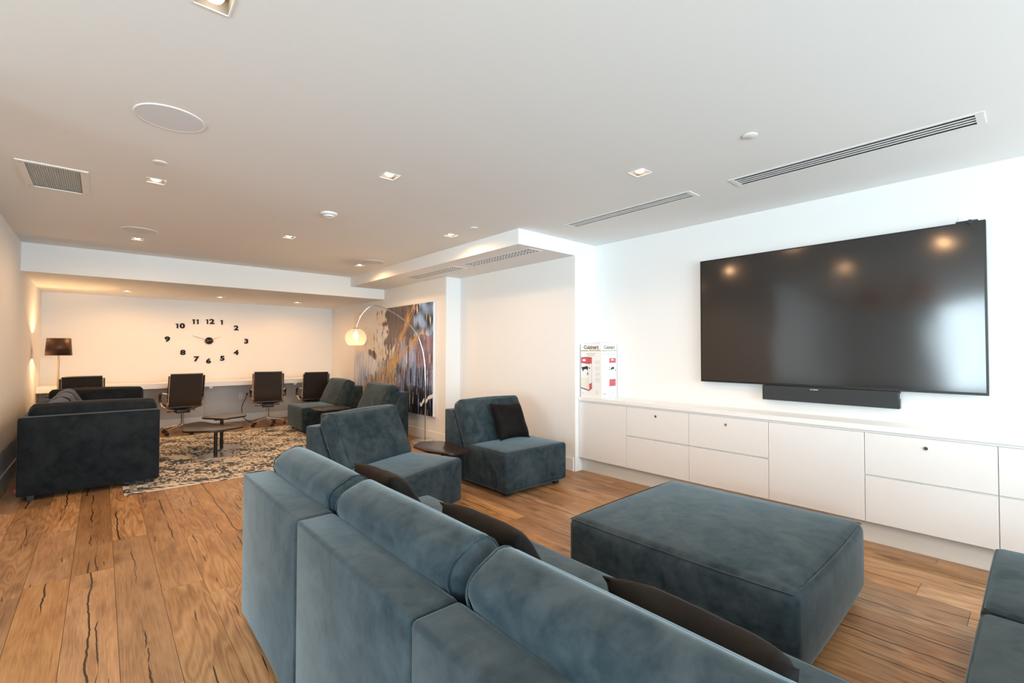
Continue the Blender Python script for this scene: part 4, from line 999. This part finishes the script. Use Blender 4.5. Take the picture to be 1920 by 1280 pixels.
# ------------------------------------------------------------------ painting
AY0, AY1, AZ0, AZ1 = 6.20, 9.19, 0.385, 2.165
t = thing('abstract_painting', 'very large abstract canvas with blue, cream, gold and dark vertical drips', 'painting', (XART, (AY0+AY1)/2, AZ0))
AW, AH = AY1-AY0, AZ1-AZ0
B().box((-0.050, -AW/2, 0), (-0.002, AW/2, AH)).build('stretched_canvas', 'canvas_edge', t, smooth=False)
def art_color(u, v, r):
    """u 0..1 left to right as seen, v 0..1 bottom to top"""
    def nz(x_, y_, s_=0.0): return mnoise.noise(Vector((x_, y_, s_)))*1.7
    cl01 = lambda q: max(0.0, min(1.0, q))
    d1 = nz(u*95, v*2.6, 1); d2 = nz(u*170, v*5.0, 5); d3 = nz(u*60, v*1.6, 9); big = nz(u*5, v*5, 2); med = nz(u*14, v*11, 6)
    st = 0.6*d1+0.4*d2
    V3 = Vector
    cream = V3((0.78, 0.70, 0.60)); lav = V3((0.24, 0.33, 0.60)); white = V3((0.84, 0.84, 0.86)); plum = V3((0.10, 0.075, 0.085)); dark = V3((0.012, 0.013, 0.026))
    gold = V3((0.62, 0.36, 0.11)); blue = V3((0.26, 0.42, 0.74)); brown = V3((0.25, 0.15, 0.08)); mauve = V3((0.33, 0.22, 0.33)); taupe = V3((0.24, 0.20, 0.19))
    c = cream.lerp(white, cl01(0.25+0.5*big))
    # lavender and blue-white drips lower left, with a ragged upper edge
    edge = 0.55+0.06*big-0.30*max(0, u-0.22)+0.05*d3
    if v < edge and u < 0.62:
        c = lav.lerp(white, cl01(0.50+0.85*st+0.35*big+0.5*max(0, 0.2-abs(u-0.33))*3))
        if st > 0.62: c = c.lerp(blue, 0.6)
        if st < -0.62: c = c.lerp(dark, 0.75)
    # grey-brown smear at the cloud edge
    if 0.22 < u < 0.34 and abs(v-(0.56-1.3*(u-0.22)**1.5)) < 0.035+0.02*st: c = taupe.lerp(dark, cl01(0.4+st))
    # black twig-like spatter on the cream, thickening to the right
    k = cl01((u-0.20)/0.28)
    sp = nz(u*42, v*16, 7)*0.7+0.5*d1
    if 0.18 < u < 0.56 and v > 0.34+0.3*max(0, 0.4-u) and sp > 0.95-0.75*k*k: c = c.lerp(dark, 0.88)
    # plum block, upper middle
    b1 = 0.485+0.03*nz(3, v*7)+0.015*d1; b2 = 0.74+0.06*nz(8, v*4)
    if b1 < u < b2+0.2 and v > 0.60+0.14*d3*0.6+0.3*max(0, u-0.62): c = plum.lerp(taupe, cl01(0.45+0.45*st+0.4*big))
    # right side: mauve and blue drips
    if u > 0.60 and v <= 0.66+0.08*d3:
        c = mauve.lerp(blue if big > -0.05 else taupe, cl01(0.40+0.7*d1)).lerp(white, cl01(0.9*d2-0.15))
        if st < -0.25: c = c.lerp(dark, 0.78)
    if u > 0.80 and v > 0.70: c = blue.lerp(dark, cl01(0.45+0.9*med)).lerp(white, cl01(1.1*nz(u*70, v*9, 4)-0.35))
    if u > 0.82 and 0.40 < v <= 0.72+0.03*med: c = mauve.lerp(plum, cl01(0.5+0.5*med+0.4*st)).lerp(V3((0.42, 0.38, 0.62)), cl01(0.6*d3))
    # lower band of brown, gold and navy drips
    low = 0.16+0.42*cl01((u-0.12)/0.45)+0.08*d1
    if v < low and 0.08 < u < 0.64:
        c = brown.lerp(white, cl01(0.42+0.8*st)).lerp(gold, cl01(0.5*d3+0.2))
        if d2+0.6*d1 > 0.45: c = dark.copy()
    if u >= 0.60 and v < 0.42+0.10*d3:
        c = V3((0.05, 0.055, 0.11)).lerp(lav, cl01(0.35+0.75*st)).lerp(taupe, cl01(0.3+0.5*d3) if u < 0.76 else 0.0)
        if st < 0.05: c = c.lerp(dark, 0.8)
    if u > 0.70 and v < 0.22+0.05*d1: c = dark.lerp(blue, cl01(0.7*st-0.1))
    if u > 0.60 and 0.25 < v < 0.60 and d3 > 0.45: c = c.lerp(blue, 0.55)
    # golden diagonal streaks made of broken strokes
    for (ua, va, ub, vb, wd) in ((0.52, 0.40, 0.80, 1.0, 0.050), (0.56, 0.44, 0.90, 0.76, 0.040), (0.40, 0.22, 0.62, 0.52, 0.045)):
        L2 = (ub-ua)**2+(vb-va)**2; s_ = ((u-ua)*(ub-ua)+(v-va)*(vb-va))/L2
        if -0.02 < s_ < 1.02:
            dd = ((u-ua)*(vb-va)-(v-va)*(ub-ua))/math.sqrt(L2)
            g = 1.0-abs(dd)/wd+0.9*nz(dd*160, s_*7, 11)+0.35*d1
            if g > 0.72: c = c.lerp(gold, min(0.92, 0.35+g*0.5))
    # thin pale and dark drips over everything below
    if d2 > 0.80 and v < 0.70: c = c.lerp(white, 0.75)
    if d2 < -0.85 and v < 0.75 and u > 0.1: c = c.lerp(dark, 0.8)
    if u > 0.87 and abs(v-0.09-(u-0.87)*0.75-0.02*nz(u*40, 2)) < 0.016: c = white.copy()
    return c
NU, NV = 400, 170
verts, faces, cols = [], [], []
for j in range(NV+1):
    for i in range(NU+1):
        u, v = i/NU, j/NV
        verts.append((-0.0505-0.0015*max(0, mnoise.noise(Vector((u*60, v*30, 3)))), AW/2-u*AW, v*AH)); cc = art_color(u, v, None); cols.append((max(0, cc.x), max(0, cc.y), max(0, cc.z), 1))
for j in range(NV):
    for i in range(NU):
        a = j*(NU+1)+i; faces.append((a, a+1, a+NU+2, a+NU+1))
me = bpy.data.meshes.new('painted_surface'); me.from_pydata(verts, [], faces)
ca_ = me.color_attributes.new('paint', 'FLOAT_COLOR', 'POINT')
flatc = [q for c in cols for q in c]; ca_.data.foreach_set('color', flatc)
m_, nt, p = new_mat('oil_paint'); at = N(nt, 'ShaderNodeAttribute', attribute_name='paint'); L(nt, at.outputs['Color'], p.inputs['Base Color']); p.inputs['Roughness'].default_value = 0.45
bump(nt, p, noise_n(nt, mapping(nt, objco(nt), (1, 60, 8)), 1.5, 3), 0.2, 0.003)
me.materials.append(m_); o = bpy.data.objects.new('painted_surface', me); COL.objects.link(o); o.parent = t

# ------------------------------------------------------------------ pendants of the adjoining space (seen mirrored in the television)
for k, y in enumerate((1.45, 2.22)):
    t = thing('dome_pendant', ['copper dome pendant nearer the window wall, mirrored in the television', 'copper dome pendant nearer the white pillar, mirrored in the television'][k], 'pendant lamp', (-2.5, y, 2.36), 0, 'copper dome pendants')
    d = B().lathe([(0.36*math.sin(a*PI/2/10), 0.26*math.cos(a*PI/2/10)) for a in range(11)], 32).build('dome', 'copper', t)
    d.modifiers.new('thickness', 'SOLIDIFY').thickness = 0.004
    B().tube([(0, 0, 0.25), (0, 0, H-2.36)], 0.006, 8).build('cord', 'black', t)
    B().lathe([(0, 0.10), (0.03, 0.11), (0.045, 0.15), (0.02, 0.20), (0, 0.2)], 16).build('bulb', 'bulb', t)
